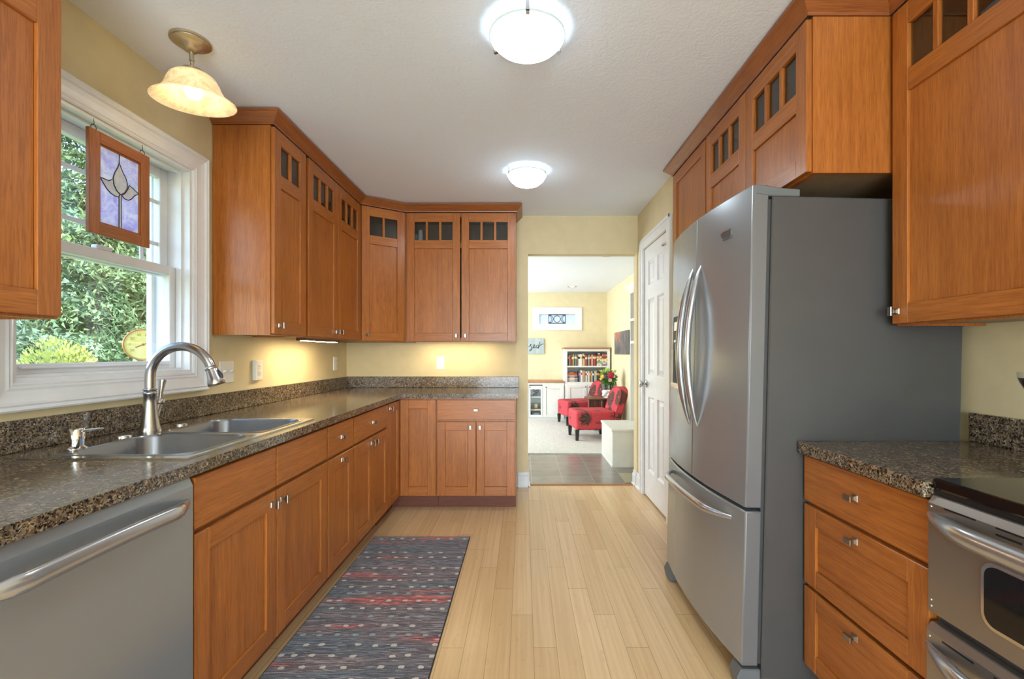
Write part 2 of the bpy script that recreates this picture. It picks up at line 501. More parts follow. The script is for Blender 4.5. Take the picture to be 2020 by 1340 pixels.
leafy('bouquet_lime', [(0.3, (0.35, 0.5, 0.08, 1)), (0.6, (0.5, 0.65, 0.15, 1))], 30.0)
plain('petal_red', (0.40, 0.012, 0.06, 1), 0.6)
plain('petal_yellow', (0.85, 0.68, 0.12, 1), 0.6)
plain('petal_pink', (0.80, 0.55, 0.45, 1), 0.6)
plain('petal_purple', (0.20, 0.10, 0.22, 1), 0.6)
plain('bark', (0.10, 0.07, 0.05, 1), 0.9)
n = NT('lawn'); g = n.noise(n.coords(), 6.0, 6.0, 0.7)
n.set(n.ramp(g.outputs['Fac'], [(0.3, (0.10, 0.18, 0.05, 1)), (0.7, (0.22, 0.33, 0.10, 1))]), 0.95)
n = NT('fence_wood'); g = n.noise(n.coords((8, 8, 0.6)), 3.0, 4.0)
n.set(n.ramp(g.outputs['Fac'], [(0.3, (0.22, 0.25, 0.28, 1)), (0.7, (0.33, 0.36, 0.38, 1))]), 0.9)

# ------------------------------------------------------------------ mesh helpers
class MB:
    def __init__(self):
        self.v = []; self.f = []; self.mi = []; self.sm = []
    def add(self, verts, faces, mi=0, smooth=False):
        b = len(self.v)
        self.v += [tuple(p) for p in verts]
        for q in faces:
            self.f.append([b + i for i in q]); self.mi.append(mi); self.sm.append(smooth)
        return self
    def box(self, x0, x1, y0, y1, z0, z1, mi=0):
        if x0 > x1: x0, x1 = x1, x0
        if y0 > y1: y0, y1 = y1, y0
        if z0 > z1: z0, z1 = z1, z0
        v = [(x0, y0, z0), (x1, y0, z0), (x1, y1, z0), (x0, y1, z0), (x0, y0, z1), (x1, y0, z1), (x1, y1, z1), (x0, y1, z1)]
        f = [(0, 3, 2, 1), (4, 5, 6, 7), (0, 1, 5, 4), (1, 2, 6, 5), (2, 3, 7, 6), (3, 0, 4, 7)]
        return self.add(v, f, mi)
    def prism(self, poly, axis, a, b, mi=0, smooth=False):
        """poly: 2-D outline; axis 'z': (x,y) lifted along z; 'y': (x,z) along y; 'x': (y,z) along x"""
        k = len(poly)
        def P(p, t):
            return {'z': (p[0], p[1], t), 'y': (p[0], t, p[1]), 'x': (t, p[0], p[1])}[axis]
        v = [P(p, a) for p in poly] + [P(p, b) for p in poly]
        area = sum(poly[i][0] * poly[(i + 1) % k][1] - poly[(i + 1) % k][0] * poly[i][1] for i in range(k))
        flip = (area < 0) != (axis == 'y')
        if b < a: flip = not flip
        f = [list(range(k))[::-1], [k + i for i in range(k)]]
        side = [(i, (i + 1) % k, k + (i + 1) % k, k + i) for i in range(k)]
        if flip:
            f = [q[::-1] for q in f]; side = [q[::-1] for q in side]
        self.add(v, f, mi, False)
        b0 = len(self.v) - 2 * k
        for q in side:
            self.f.append([b0 + i for i in q]); self.mi.append(mi); self.sm.append(smooth)
        return self
    def lathe(self, prof, c=(0, 0, 0), seg=32, axis='z', mi=0, cap=(True, True)):
        """prof: list of (radius, height) from bottom to top; axis of revolution through c"""
        v = []; f = []
        for r, h in prof:
            for i in range(seg):
                t = 2 * PI * i / seg
                a, b = r * math.cos(t), r * math.sin(t)
                p = {'z': (a, b, h), 'x': (h, a, b), 'y': (b, h, a)}[axis]
                v.append((c[0] + p[0], c[1] + p[1], c[2] + p[2]))
        for k in range(len(prof) - 1):
            for i in range(seg):
                j = (i + 1) % seg
                f.append((k * seg + i, k * seg + j, (k + 1) * seg + j, (k + 1) * seg + i))
        self.add(v, f, mi, True)
        base = len(self.v) - len(v)
        if cap[0]:
            self.f.append([base + i for i in range(seg)][::-1]); self.mi.append(mi); self.sm.append(False)
        if cap[1]:
            o = base + (len(prof) - 1) * seg
            self.f.append([o + i for i in range(seg)]); self.mi.append(mi); self.sm.append(False)
        return self
    def tube(self, path, rad, seg=12, mi=0, flat=(1.0, 1.0), up=None):
        """swept tube; rad a number or a list; flat scales the section's two axes"""
        P = [Vector(p) for p in path]
        n = len(P)
        R = rad if isinstance(rad, (list, tuple)) else [rad] * n
        v = []; f = []
        prev = None
        for k in range(n):
            d = (P[min(k + 1, n - 1)] - P[max(k - 1, 0)]).normalized()
            if prev is None:
                ref = Vector(up) if up else (Vector((0, 0, 1)) if abs(d.z) < 0.9 else Vector((1, 0, 0)))
                a = d.cross(ref).normalized()
            else:
                a = (prev - d * prev.dot(d)).normalized()
            prev = a
            b = d.cross(a)
            for i in range(seg):
                t = 2 * PI * i / seg
                v.append(P[k] + a * (R[k] * flat[0] * math.cos(t)) + b * (R[k] * flat[1] * math.sin(t)))
        for k in range(n - 1):
            for i in range(seg):
                j = (i + 1) % seg
                f.append((k * seg + i, k * seg + j, (k + 1) * seg + j, (k + 1) * seg + i))
        self.add(v, f, mi, True)
        base = len(self.v) - len(v)
        self.f.append([base + i for i in range(seg)][::-1]); self.mi.append(mi); self.sm.append(True)
        o = base + (n - 1) * seg
        self.f.append([o + i for i in range(seg)]); self.mi.append(mi); self.sm.append(True)
        return self
    def ball(self, c, r, seg=16, rings=10, mi=0, sq=(1, 1, 1)):
        prof = []
        v = []; f = []
        for k in range(rings + 1):
            ph = -PI / 2 + PI * k / rings
            for i in range(seg):
                t = 2 * PI * i / seg
                v.append((c[0] + r * sq[0] * math.cos(ph) * math.cos(t), c[1] + r * sq[1] * math.cos(ph) * math.sin(t), c[2] + r * sq[2] * math.sin(ph)))
        for k in range(rings):
            for i in range(seg):
                j = (i + 1) % seg
                f.append((k * seg + i, k * seg + j, (k + 1) * seg + j, (k + 1) * seg + i))
        return self.add(v, f, mi, True)

def finish(o, bevel=0.0, seg=1):
    if bevel:
        m = o.modifiers.new('bevel', 'BEVEL')
        m.width = bevel; m.segments = seg; m.limit_method = 'ANGLE'; m.angle_limit = math.radians(40)
    return o

def obj(name, mb, mats, parent=None, bevel=0.0, seg=1, loc=None, weld=False):
    me = bpy.data.meshes.new(name)
    me.from_pydata(mb.v, [], mb.f)
    if isinstance(mats, str): mats = [mats]
    for m in mats: me.materials.append(MATS[m])
    me.polygons.foreach_set('material_index', mb.mi)
    me.polygons.foreach_set('use_smooth', mb.sm)
    me.update()
    if any(mb.sm):
        me.set_sharp_from_angle(angle=math.radians(42))
    o = bpy.data.objects.new(name, me)
    COL.objects.link(o)
    if parent is not None: o.parent = parent
    if loc is not None: o.location = loc
    finish(o, bevel, seg)
    return o

def tag(o, label, cat, group=None):
    o['label'] = label; o['category'] = cat
    if group: o['group'] = group
    return o

def thing(name, label, cat, loc=(0, 0, 0), rz=0.0, group=None):
    o = bpy.data.objects.new(name, None)
    COL.objects.link(o)
    o.empty_display_size = 0.05
    o.location = loc; o.rotation_euler = (0, 0, rz)
    return tag(o, label, cat, group)

def struct(name, mb, mats, bevel=0.0):
    o = obj(name, mb, mats, None, bevel)
    o['kind'] = 'structure'
    return o

def struct_root(name, loc=(0, 0, 0)):
    o = bpy.data.objects.new(name, None)
    COL.objects.link(o); o.location = loc
    o['kind'] = 'structure'
    return o

def copy_thing(root, loc=None, label=None, group=None, rz=None):
    r = root.copy(); COL.objects.link(r)
    if loc is not None: r.location = loc
    if rz is not None: r.rotation_euler = (0, 0, rz)
    if label: r['label'] = label
    if group: r['group'] = group
    for ch in list(root.children):
        c = ch.copy(); COL.objects.link(c); c.parent = r
        for g in list(ch.children):
            d = g.copy(); COL.objects.link(d); d.parent = c
    return r

def text_mesh(name, body, size, mat, parent, loc, rot, depth=0.0004, align='CENTER'):
    cu = bpy.data.curves.new(name, 'FONT')
    cu.body = body; cu.size = size; cu.extrude = depth; cu.align_x = align; cu.align_y = 'CENTER'
    tmp = bpy.data.objects.new(name + '_tmp', cu)
    COL.objects.link(tmp)
    dg = bpy.context.evaluated_depsgraph_get()
    me = bpy.data.meshes.new_from_object(tmp.evaluated_get(dg))
    bpy.data.objects.remove(tmp)
    bpy.data.curves.remove(cu)
    me.materials.clear(); me.materials.append(MATS[mat])
    o = bpy.data.objects.new(name, me)
    COL.objects.link(o); o.parent = parent; o.location = loc; o.rotation_euler = rot
    return o

# ------------------------------------------------------------------ room shell
XL, XR, YB, ZC = -1.63, 1.62, 4.19, 2.495
XC = 1.05
DENX, DENY, DENZ = 1.615, 8.8, 2.405

struct('floor', MB().box(-1.8, 1.8, -3.6, 4.25, -0.05, 0.0), 'bamboo_floor')
struct('floor_tile', MB().box(-2.5, 1.8, 4.25, 5.55, -0.05, 0.0), 'grey_tile')
struct('floor_carpet', MB().box(-2.5, 1.8, 5.55, 9.2, -0.05, 0.012), 'carpet_white')
struct('ceiling', MB().box(-1.8, 1.8, -3.6, 4.30, ZC, ZC + 0.1), 'ceiling_paint')
struct('ceiling_den', MB().box(-2.5, 1.8, 4.30, 9.2, DENZ, DENZ + 0.15), 'ceiling_paint')

WY0, WY1, WZ0, WZ1 = 1.445, 2.231, 1.135, 2.126
m = MB()
m.box(XL - 0.15, XL, -3.6, WY0, 0, ZC)
m.box(XL - 0.15, XL, WY1, 4.30, 0, ZC)
m.box(XL - 0.15, XL, WY0, WY1, 0, WZ0)
m.box(XL - 0.15, XL, WY0, WY1, WZ1, ZC)
struct('wall_left', m, 'wall_paint')
m = MB()
m.box(XL, 0.04, YB, 4.30, 0, ZC)
m.box(0.04, 1.04, YB, 4.30, 2.144, ZC)
m.box(1.04, 1.8, YB, 4.30, 0, ZC)
struct('wall_back', m, 'wall_paint')
DY0, DY1, DZ1 = 3.30, 3.96, 2.13
m = MB()
m.box(XC, XC + 0.1, 3.085, DY0, 0, ZC)
m.box(XC, XC + 0.1, DY1, YB, 0, ZC)
m.box(XC, XC + 0.1, DY0, DY1, DZ1, ZC)
m.box(XC + 0.1, XR, 3.085, 3.185, 0, ZC)
struct('wall_closet', m, 'wall_paint')
m = MB()
m.box(XR, XR + 0.15, -3.6, YB, 0, ZC)
struct('wall_right', m, 'wall_paint')
m = MB()
m.box(-1.63, -1.2, -3.6, -3.5, 0, ZC)
m.box(1.2, 1.62, -3.6, -3.5, 0, ZC)
m.box(-1.2, 1.2, -3.6, -3.5, 2.15, ZC)
struct('wall_front', m, 'wall_paint')
m = MB()
m.box(-2.5, DENX + 0.1, DENY, DENY + 0.1, 0, 1.78)
m.box(-2.5, DENX + 0.1, DENY, DENY + 0.1, 2.005, DENZ)
m.box(-2.5, 0.284, DENY, DENY + 0.1, 1.78, 2.005)
m.box(1.02, DENX + 0.1, DENY, DENY + 0.1, 1.78, 2.005)
struct('wall_den_back', m, 'den_paint')
struct('wall_den_right', MB().box(DENX, DENX + 0.1, 4.30, DENY, 0, DENZ), 'den_paint')
m = MB()
m.box(-2.5, -2.4, 4.30, 5.70, 0, DENZ)
m.box(-2.5, -2.4, 8.10, DENY, 0, DENZ)
m.box(-2.5, -2.4, 5.70, 8.10, 0, 0.45)
m.box(-2.5, -2.4, 5.70, 8.10, 2.25, DENZ)
struct('wall_den_left', m, 'den_paint')
struct('wall_den_front', MB().box(-2.5, XL - 0.15, 4.20, 4.30, 0, DENZ), 'den_paint')

def frame_loop(mb, y0, y1, z0, z1, prof, x, d, mi=0, plane='x'):
    """mitred picture-frame moulding; prof = (outward offset, height off the wall)"""
    v = []; k = len(prof)
    for o, h in prof:
        for (a, b) in ((y0 - o, z0 - o), (y1 + o, z0 - o), (y1 + o, z1 + o), (y0 - o, z1 + o)):
            v.append((x + d * h, a, b) if plane == 'x' else (a, x + d * h, b))
    f = []
    for i in range(k - 1):
        for c in range(4):
            e = (c + 1) % 4
            f.append((i * 4 + c, i * 4 + e, (i + 1) * 4 + e, (i + 1) * 4 + c))
    mb.add(v, f, mi)
    return mb

def ring(mb, x0, x1, y0, y1, z0, z1, wy, wz0, wz1=None, mi=0):
    """rectangular frame of bars in the YZ plane"""
    wz1 = wz0 if wz1 is None else wz1
    mb.box(x0, x1, y0, y0 + wy, z0, z1, mi); mb.box(x0, x1, y1 - wy, y1, z0, z1, mi)
    mb.box(x0, x1, y0 + wy, y1 - wy, z0, z0 + wz0, mi); mb.box(x0, x1, y0 + wy, y1 - wy, z1 - wz1, z1, mi)
    return mb

# kitchen window over the sink
w1 = struct_root('window_1', (XL, 1.838, WZ0))
def wpart(name, mb, mat, bevel=0.0):
    o = obj(name, mb, mat, w1, bevel)
    o.matrix_parent_inverse = Matrix.Translation((-XL, -1.838, -WZ0))
    return o
CPROF = [(0.0, 0.0), (0.0, 0.010), (0.006, 0.014), (0.012, 0.012), (0.018, 0.016), (0.026, 0.014), (0.045, 0.017), (0.062, 0.022), (0.070, 0.029), (0.076, 0.024), (0.086, 0.030), (0.092, 0.026), (0.092, 0.0)]
m = MB(); frame_loop(m, WY0, WY1, WZ0, WZ1, CPROF, XL, 1)
wpart('window_casing', m, 'white_trim')
m = MB()
ring(m, XL - 0.19, XL + 0.004, WY0, WY1, WZ0, WZ1, 0.014, 0.014)
ring(m, XL - 0.055, XL - 0.03, WY0 + 0.014, WY1 - 0.014, WZ0 + 0.014, WZ1 - 0.014, 0.012, 0.010)
ring(m, XL - 0.19, XL - 0.165, WY0 - 0.05, WY1 + 0.05, WZ0 - 0.05, WZ1 + 0.05, 0.085, 0.075)
wpart('window_jamb', m, 'white_trim')
GY0, GY1 = WY0 + 0.014, WY1 - 0.014
m = MB()
ring(m, -1.722, -1.688, GY0, GY1, WZ0 + 0.014, 1.645, 0.045, 0.045, 0.042)
m.box(-1.688, -1.676, GY0 + 0.06, GY1 - 0.06, 1.176, 1.186)
wpart('lower_sash', m, 'white_trim', 0.003)
wpart('lower_pane', MB().box(-1.707, -1.703, GY0 + 0.044, GY1 - 0.044, 1.193, 1.604), 'window_glass')
m = MB()
ring(m, -1.768, -1.734, GY0, GY1, 1.60, WZ1 - 0.014, 0.045, 0.042, 0.045)
wpart('upper_sash', m, 'white_trim', 0.003)
m = MB()
for z in (1.75, 1.95):
    m.box(-1.7525, -1.7485, GY0 + 0.045, GY1 - 0.045, z - 0.009, z + 0.009)
for y in (1.585, 2.084):
    m.box(-1.753, -1.748, y - 0.009, y + 0.009, 1.64, WZ1 - 0.055)
wpart('muntin_grille', m, 'white_trim')
wpart('upper_pane', MB().box(-1.756, -1.754, GY0 + 0.044, GY1 - 0.044, 1.64, WZ1 - 0.055), 'window_glass')
wpart('sash_lock', MB().box(-1.715, -1.685, 1.80, 1.87, 1.645, 1.662), 'white_trim', 0.004)

# made-up patio door behind the camera, added to let in light
w2 = struct_root('added_patio_door', (0, -3.55, 0))
m = MB()
for x0, x1 in ((-1.2, 0.03), (-0.03, 1.2)):
    m.box(x0, x0 + 0.08, -3.57, -3.52, 0.02, 2.15); m.box(x1 - 0.08, x1, -3.57, -3.52, 0.02, 2.15)
    m.box(x0, x1, -3.57, -3.52, 0.02, 0.12); m.box(x0, x1, -3.57, -3.52, 2.05, 2.15)
o = obj('added_door_frame', m, 'white_trim', w2); o.matrix_parent_inverse = Matrix.Translation((0, 3.55, 0))
o = obj('added_door_pane', MB().box(-1.12, 1.12, -3.548, -3.542, 0.12, 2.05), 'window_glass', w2); o.matrix_parent_inverse = Matrix.Translation((0, 3.55, 0))

# high leaded window in the den, and an unseen side window added for its light
w3 = struct_root('window_3', (0.652, DENY, 1.8925))
def w3p(name, mb, mat):
    o = obj(name, mb, mat, w3); o.matrix_parent_inverse = Matrix.Translation((-0.652, -DENY, -1.8925)); return o
m = MB(); frame_loop(m, 0.284, 1.02, 1.78, 2.005, [(-0.018, 0), (-0.018, 0.008), (0.0, 0.012), (0.03, 0.018), (0.10, 0.022), (0.112, 0.015), (0.112, 0)], DENY, -1, plane='y')
ring2 = ((0.284, 1.02, 1.985, 2.005), (0.284, 1.02, 1.78, 1.80), (0.284, 0.304, 1.80, 1.985), (1.0, 1.02, 1.80, 1.985))
for a in ring2: m.box(a[0], a[1], DENY - 0.002, DENY + 0.1, a[2], a[3])
w3p('window_casing', m, 'white_trim')
w3p('window_pane', MB().box(0.304, 1.0, DENY + 0.035, DENY + 0.04, 1.80, 1.985), 'leaded_glass')
m = MB()
lx0, lx1, lz0, lz1, ly = 0.48, 0.815, 1.803, 1.982, DENY + 0.03
for a in ((lx0, lx1, lz0, lz0 + 0.014), (lx0, lx1, lz1 - 0.014, lz1), (lx0, lx0 + 0.012, lz0, lz1), (lx1 - 0.012, lx1, lz0, lz1)):
    m.box(a[0], a[1], ly - 0.004, ly + 0.004, a[2], a[3])
def circ(cx, cz, r, a0=0, a1=2 * PI, k=28):
    return [(cx + r * math.cos(a0 + (a1 - a0) * i / k), ly, cz + r * math.sin(a0 + (a1 - a0) * i / k)) for i in range(k + 1)]
lc, lm = 0.5 * (lz0 + lz1), 0.5 * (lx0 + lx1)
m.tube(circ(lm, lc, 0.062), 0.006, 6)
m.tube(circ(lx0 + 0.02, lc, 0.072, -PI / 2, PI / 2), 0.006, 6)
m.tube(circ(lx1 - 0.02, lc, 0.072, PI / 2, 1.5 * PI), 0.006, 6)
m.tube(circ(lx0 - 0.01, lc, 0.072, -1.2, 1.2), 0.005, 6)
m.tube(circ(lx1 + 0.01, lc, 0.072, PI - 1.2, PI + 1.2), 0.005, 6)
w3p('leaded_motif', m, 'lead_came')
w4 = struct_root('added_den_window', (-2.45, 6.9, 1.35))  # unseen den window, added to go with the fill light
m = MB(); ring(m, -2.49, -2.41, 5.70, 8.10, 0.45, 2.25, 0.06, 0.06); m.box(-2.47, -2.43, 6.87, 6.93, 0.5, 2.2)
o = obj('added_window_frame', m, 'white_trim', w4); o.matrix_parent_inverse = Matrix.Translation((2.45, -6.9, -1.35))
o = obj('window_pane', MB().box(-2.452, -2.448, 5.76, 8.04, 0.51, 2.19), 'window_glass', w4); o.matrix_parent_inverse = Matrix.Translation((2.45, -6.9, -1.35))

# six-panel closet door, flush with the wall on the right of the doorway
d1 = struct_root('door_1', (XC, 3.63, 0))
def dpart(name, mb, mat, bevel=0.0, parent=d1):
    o = obj(name, mb, mat, parent, bevel)
    if parent is d1: o.matrix_parent_inverse = Matrix.Translation((-XC, -3.63, 0))
    return o
m = MB()
d_y0, d_y1 = DY0 + 0.004, DY1 - 0.004
cols = ((d_y0 + 0.105, d_y0 + 0.285), (d_y1 - 0.285, d_y1 - 0.105))
rows = ((0.24, 0.865), (1.05, 1.685), (1.80, 2.01))
xs = [d_y0, cols[0][0], cols[0][1], cols[1][0], cols[1][1], d_y1]
zs = [0.014, rows[0][0], rows[0][1], rows[1][0], rows[1][1], rows[2][0], rows[2][1], DZ1 - 0.005]
for i in range(5):
    for j in range(7):
        if i % 2 == 1 and j % 2 == 1:
            y0, y1, z0, z1 = xs[i], xs[i + 1], zs[j], zs[j + 1]
            frame_loop(m, y0, y1, z0, z1, [(0, 0), (-0.014, -0.014), (-0.020, -0.014), (-0.046, -0.004)], XC + 0.002, -1)
            # note: offsets run inwards, heights go into the door
            m.box(XC + 0.006, XC + 0.03, y0 + 0.046, y1 - 0.046, z0 + 0.046, z1 - 0.046)
            m.box(XC + 0.017, XC + 0.03, y0, y1, z0, z1)
        else:
            m.box(XC + 0.002, XC + 0.036, xs[i], xs[i + 1], zs[j], zs[j + 1])
dpart('door_leaf', m, 'white_trim')
m = MB()
m.box(XC - 0.019, XC, DY1 + 0.003, DY1 + 0.085, 0, DZ1 + 0.09)
m.box(XC - 0.019, XC, DY0 - 0.09, DY0 - 0.003, 0, DZ1 + 0.09)
m.box(XC - 0.019, XC, DY0 - 0.003, DY1 + 0.003, DZ1 + 0.003, DZ1 + 0.09)
m.box(XC - 0.024, XC - 0.019, DY1 + 0.06, DY1 + 0.085, 0, DZ1 + 0.09)
m.box(XC - 0.024, XC - 0.019, DY0 - 0.09, DY0 - 0.065, 0, DZ1 + 0.09)
m.box(XC - 0.024, XC - 0.019, DY0 - 0.09, DY1 + 0.085, DZ1 + 0.065, DZ1 + 0.09)
m.box(XC + 0.04, XC + 0.1, DY0, DY0 + 0.003, 0, DZ1); m.box(XC + 0.04, XC + 0.1, DY1 - 0.003, DY1, 0, DZ1)
dpart('door_casing', m, 'white_trim', 0.003)
m = MB()
m.lathe([(0.033, 0.0), (0.033, -0.004), (0.026, -0.010), (0.013, -0.013), (0.012, -0.03), (0.020, -0.036), (0.030, -0.048), (0.030, -0.058), (0.02, -0.066)], (XC + 0.002, 3.895, 0.968), 24, 'x')
dpart('door_knob', m, 'brushed_nickel')
for z in (1.99, 1.145, 0.373):
    m = MB()
    m.lathe([(0.007, z - 0.045), (0.007, z + 0.045)], (XC - 0.006, DY0 + 0.004, 0), 10)
    m.box(XC - 0.003, XC + 0.001, DY0 + 0.004, DY0 + 0.022, z - 0.042, z + 0.042)
    if z > 1.9:
        m.tube([(XC - 0.008, DY0 + 0.004, z + 0.05), (XC - 0.014, DY0 + 0.07, z + 0.052), (XC - 0.012, DY0 + 0.10, z + 0.05)], 0.006, 8)
        m.ball((XC - 0.010, DY0 + 0.105, z + 0.05), 0.010, 10, 6)
    dpart('hinge', m, 'hinge_steel')

def baseboard(name, boxes):
    m = MB()
    for (x0, x1, y0, y1, nx, ny) in boxes:
        m.box(x0, x1, y0, y1, 0.0, 0.105)
        # stepped cap and shoe
        t = 0.006
        m.box(x0 + (t if nx < 0 else 0), x1 - (t if nx > 0 else 0), y0 + (t if ny < 0 else 0), y1 - (t if ny > 0 else 0), 0.105, 0.135)
        m.box(x0 - (0.010 if nx < 0 else 0), x1 + (0.010 if nx > 0 else 0), y0 - (0.010 if ny < 0 else 0), y1 + (0.010 if ny > 0 else 0), 0.0, 0.018)
    return struct(name, m, 'white_trim', 0.003)
baseboard('baseboard_back', [(-0.055, 0.04, YB - 0.016, YB, 0, -1), (0.04, 0.052, YB - 0.016, 4.30, 1, 0)])
baseboard('baseboard_right', [(XC - 0.016, XC, DY1 + 0.087, YB, -1, 0), (1.026, 1.04, YB, 4.30, -1, 0)])
struct('trim_threshold', MB().prism([(4.225, 0.0), (4.235, 0.008), (4.265, 0.008), (4.275, 0.0)], 'x', 0.055, 1.025), 'shelf_top_oak')

# ------------------------------------------------------------------ cabinets
def knob_mesh(vertical):
    hw, hh = (0.0085, 0.016) if vertical else (0.0165, 0.0085)
    sec = [(0.0, 0.011, 0.010), (-0.003, 0.010, 0.009), (-0.008, 0.0050, 0.0050), (-0.014, 0.0050, 0.0050), (-0.021, hw * 0.9, hh * 0.9), (-0.026, hw, hh), (-0.028, hw * 0.9, hh * 0.94)]
    m = MB(); v = []; f = []
    for y, a, b in sec:
        v += [(-a, y, -b), (a, y, -b), (a, y, b), (-a, y, b)]
    for k in range(len(sec) - 1):
        for i in range(4):
            j = (i + 1) % 4
            f.append((k * 4 + i, k * 4 + j, (k + 1) * 4 + j, (k + 1) * 4 + i))
    k = (len(sec) - 1) * 4
    f.append((k, k + 1, k + 2, k + 3))
    m.add(v, f)
    return m
_kn = {}
def knob(parent, x, z, vertical=True):
    if vertical not in _kn:
        o = obj('knob', knob_mesh(vertical), 'knob_nickel', parent)
        _kn[vertical] = o.data
    else:
        o = bpy.data.objects.new('knob', _kn[vertical]); COL.objects.link(o); o.parent = parent
    o.location = (x, 0, z)
    return o

ST = 0.064
def door(parent, x0, x1, z0, z1, lights=0, knob_at=None, zl0=None, zl1=None, zp1=None, loc_y=-0.020, kvert=True, rail=None, base=None, rz=0.0, stile=None):
    """shaker door; knob_at = (x, z) in the door's own frame; lights: a row of small panes at the top"""
    W, H, T = x1 - x0, z1 - z0, 0.020
    s = stile or ST; r = rail or ST + 0.004
    m = MB()
    m.box(0, s, 0, T, 0, H, 0); m.box(W - s, W, 0, T, 0, H, 0)
    m.box(s, W - s, 0, T, 0, r, 1)
    if lights:
        a, b, p = zl0 - z0, zl1 - z0, zp1 - z0
        m.box(s, W - s, 0, T, b, H, 1)
        m.box(s, W - s, 0, T, p, a, 1)
        m.box(s, W - s, 0.009, T - 0.003, r, p, 0)
        iw = W - 2 * s; mw = 0.019
        pw = (iw - mw * (lights - 1)) / lights
        for i in range(lights - 1):
            xx = s + pw * (i + 1) + mw * i
            m.box(xx, xx + mw, 0.001, T - 0.002, a, b, 0)
    else:
        m.box(s, W - s, 0, T, H - r, H, 1)
        m.box(s, W - s, 0.009, T - 0.003, r, H - r, 0)
    o = obj('door', m, ['oak_vertical', 'oak_horizontal'], parent, 0.0016, 1)
    if base is None:
        o.location = (x0, loc_y, z0)
    else:
        o.location = base
    o.rotation_euler = (0, 0, rz)
    if lights:
        g = obj('glass_pane', MB().box(s - 0.003, W - s + 0.003, T - 0.008, T - 0.005, a - 0.003, b + 0.003), 'cabinet_glass', o)
    if knob_at:
        knob(o, knob_at[0], knob_at[1], kvert)
    return o

def drawer(parent, x0, x1, z0, z1, panel=False, knob_z=None, has_knob=True, loc_y=-0.020, name='drawer'):
    W, H, T = x1 - x0, z1 - z0, 0.020
    m = MB()
    if panel:
        s = ST
        m.box(0, s, 0, T, 0, H, 0); m.box(W - s, W, 0, T, 0, H, 0)
        m.box(s, W - s, 0, T, 0, s, 1); m.box(s, W - s, 0, T, H - s, H, 1)
        m.box(s, W - s, 0.009, T - 0.003, s, H - s, 1)
    else:
        m.box(0, W, 0, T, 0, H, 1)
    o = obj(name, m, ['oak_vertical', 'oak_horizontal'], parent, 0.002, 1)
    o.location = (x0, loc_y, z0)
    if has_knob:
        knob(o, W / 2, (H / 2 if knob_z is None else knob_z), False)
    return o

def base_carcass(parent, W, depth, z0=0.11, z1=0.877, top=True):
    m = MB(); t = 0.018
    m.box(0, t, 0, depth, z0, z1); m.box(W - t, W, 0, depth, z0, z1)
    m.box(t, W - t, 0.02, depth, z0, z0 + t)
    m.box(t, W - t, depth - 0.006, depth, z0 + t, z1)
    m.box(t, 0.04, 0, 0.02, z0, z1); m.box(W - 0.04, W - t, 0, 0.02, z0, z1)
    m.box(0.04, W - 0.04, 0, 0.02, z0, z0 + 0.03); m.box(0.04, W - 0.04, 0, 0.02, z1 - 0.03, z1)
    m.box(0.04, W - 0.04, 0, 0.02, 0.68, 0.73)
    obj('carcass', m, 'oak_vertical', parent)
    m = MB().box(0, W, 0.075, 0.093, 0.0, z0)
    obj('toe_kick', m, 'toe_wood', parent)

def wall_carcass(parent, W, depth, z0, z1, shelf=2.15):
    m = MB(); t = 0.014
    m.box(0, t, 0, depth, z0, z1, 0); m.box(W - t, W, 0, depth, z0, z1, 0)
    m.box(t, t + 0.003, 0.02, depth, z0 + t, z1 - t, 1); m.box(W - t - 0.003, W - t, 0.02, depth, z0 + t, z1 - t, 1)
    m.box(t, W - t, 0.02, depth, z0 + 0.008, z0 + 0.008 + t, 1); m.box(t, W - t, 0.02, depth, z1 - t, z1, 1)
    m.box(t, W - t, depth - 0.006, depth, z0 + t, z1 - t, 1)
    m.box(t, W - t, 0.03, depth - 0.006, shelf, shelf + 0.016, 1)
    for a, b in ((t, 0.036), (W - 0.036, W - t)):
        m.box(a, b, 0, 0.02, z0, z1, 0)
    m.box(0.036, W - 0.036, 0, 0.02, z0, z0 + 0.034, 0); m.box(0.036, W - 0.036, 0, 0.02, z1 - 0.034, z1, 0)
    m.box(0.036, W - 0.036, 0.004, 0.02, 2.128, 2.172, 0)
    return obj('carcass', m, ['oak_vertical', 'cabinet_lining'], parent)

R90 = PI / 2
LFX = -0.985      # carcass face of the left base run
ZD0, ZD1, ZW0, ZW1 = 0.119, 0.695, 0.711, 0.864
GRP_B = 'base cabinets under the granite counters'
GRP_W = 'wall cabinets'
BD = 0.64

def base_left(y0, y1, label):
    c = thing('base_cabinet', label, 'cabinet', (LFX, y0, 0), R90, GRP_B)
    base_carcass(c, y1 - y0, BD)
    return c, y1 - y0
# cabinet beside the camera, then the sink base and on to the corner
c, W = base_left(0.10, 0.713, 'oak base cabinet on the near side of the dishwasher')
drawer(c, 0.004, W - 0.004, ZW0, ZW1)
door(c, 0.004, W / 2 - 0.003, ZD0, ZD1, knob_at=(W / 2 - 0.04, 0.53)); door(c, W / 2 + 0.003, W - 0.004, ZD0, ZD1, knob_at=(0.035, 0.53))
c, W = base_left(1.331, 2.241, 'oak sink base cabinet with two doors under plain false drawer fronts')
ms = 1.778 - 1.331
for a, b in ((0.005, ms - 0.003), (ms + 0.003, W - 0.005)):
    drawer(c, a, b, ZW0, ZW1, has_knob=False, name='false_front')
door(c, 0.005, ms - 0.003, ZD0, ZD1, knob_at=(ms - 0.035, 0.53)); door(c, ms + 0.003, W - 0.005, ZD0, ZD1, knob_at=(0.035, 0.53))
c, W = base_left(2.243, 2.586, 'narrow oak base cabinet with one drawer over one door')
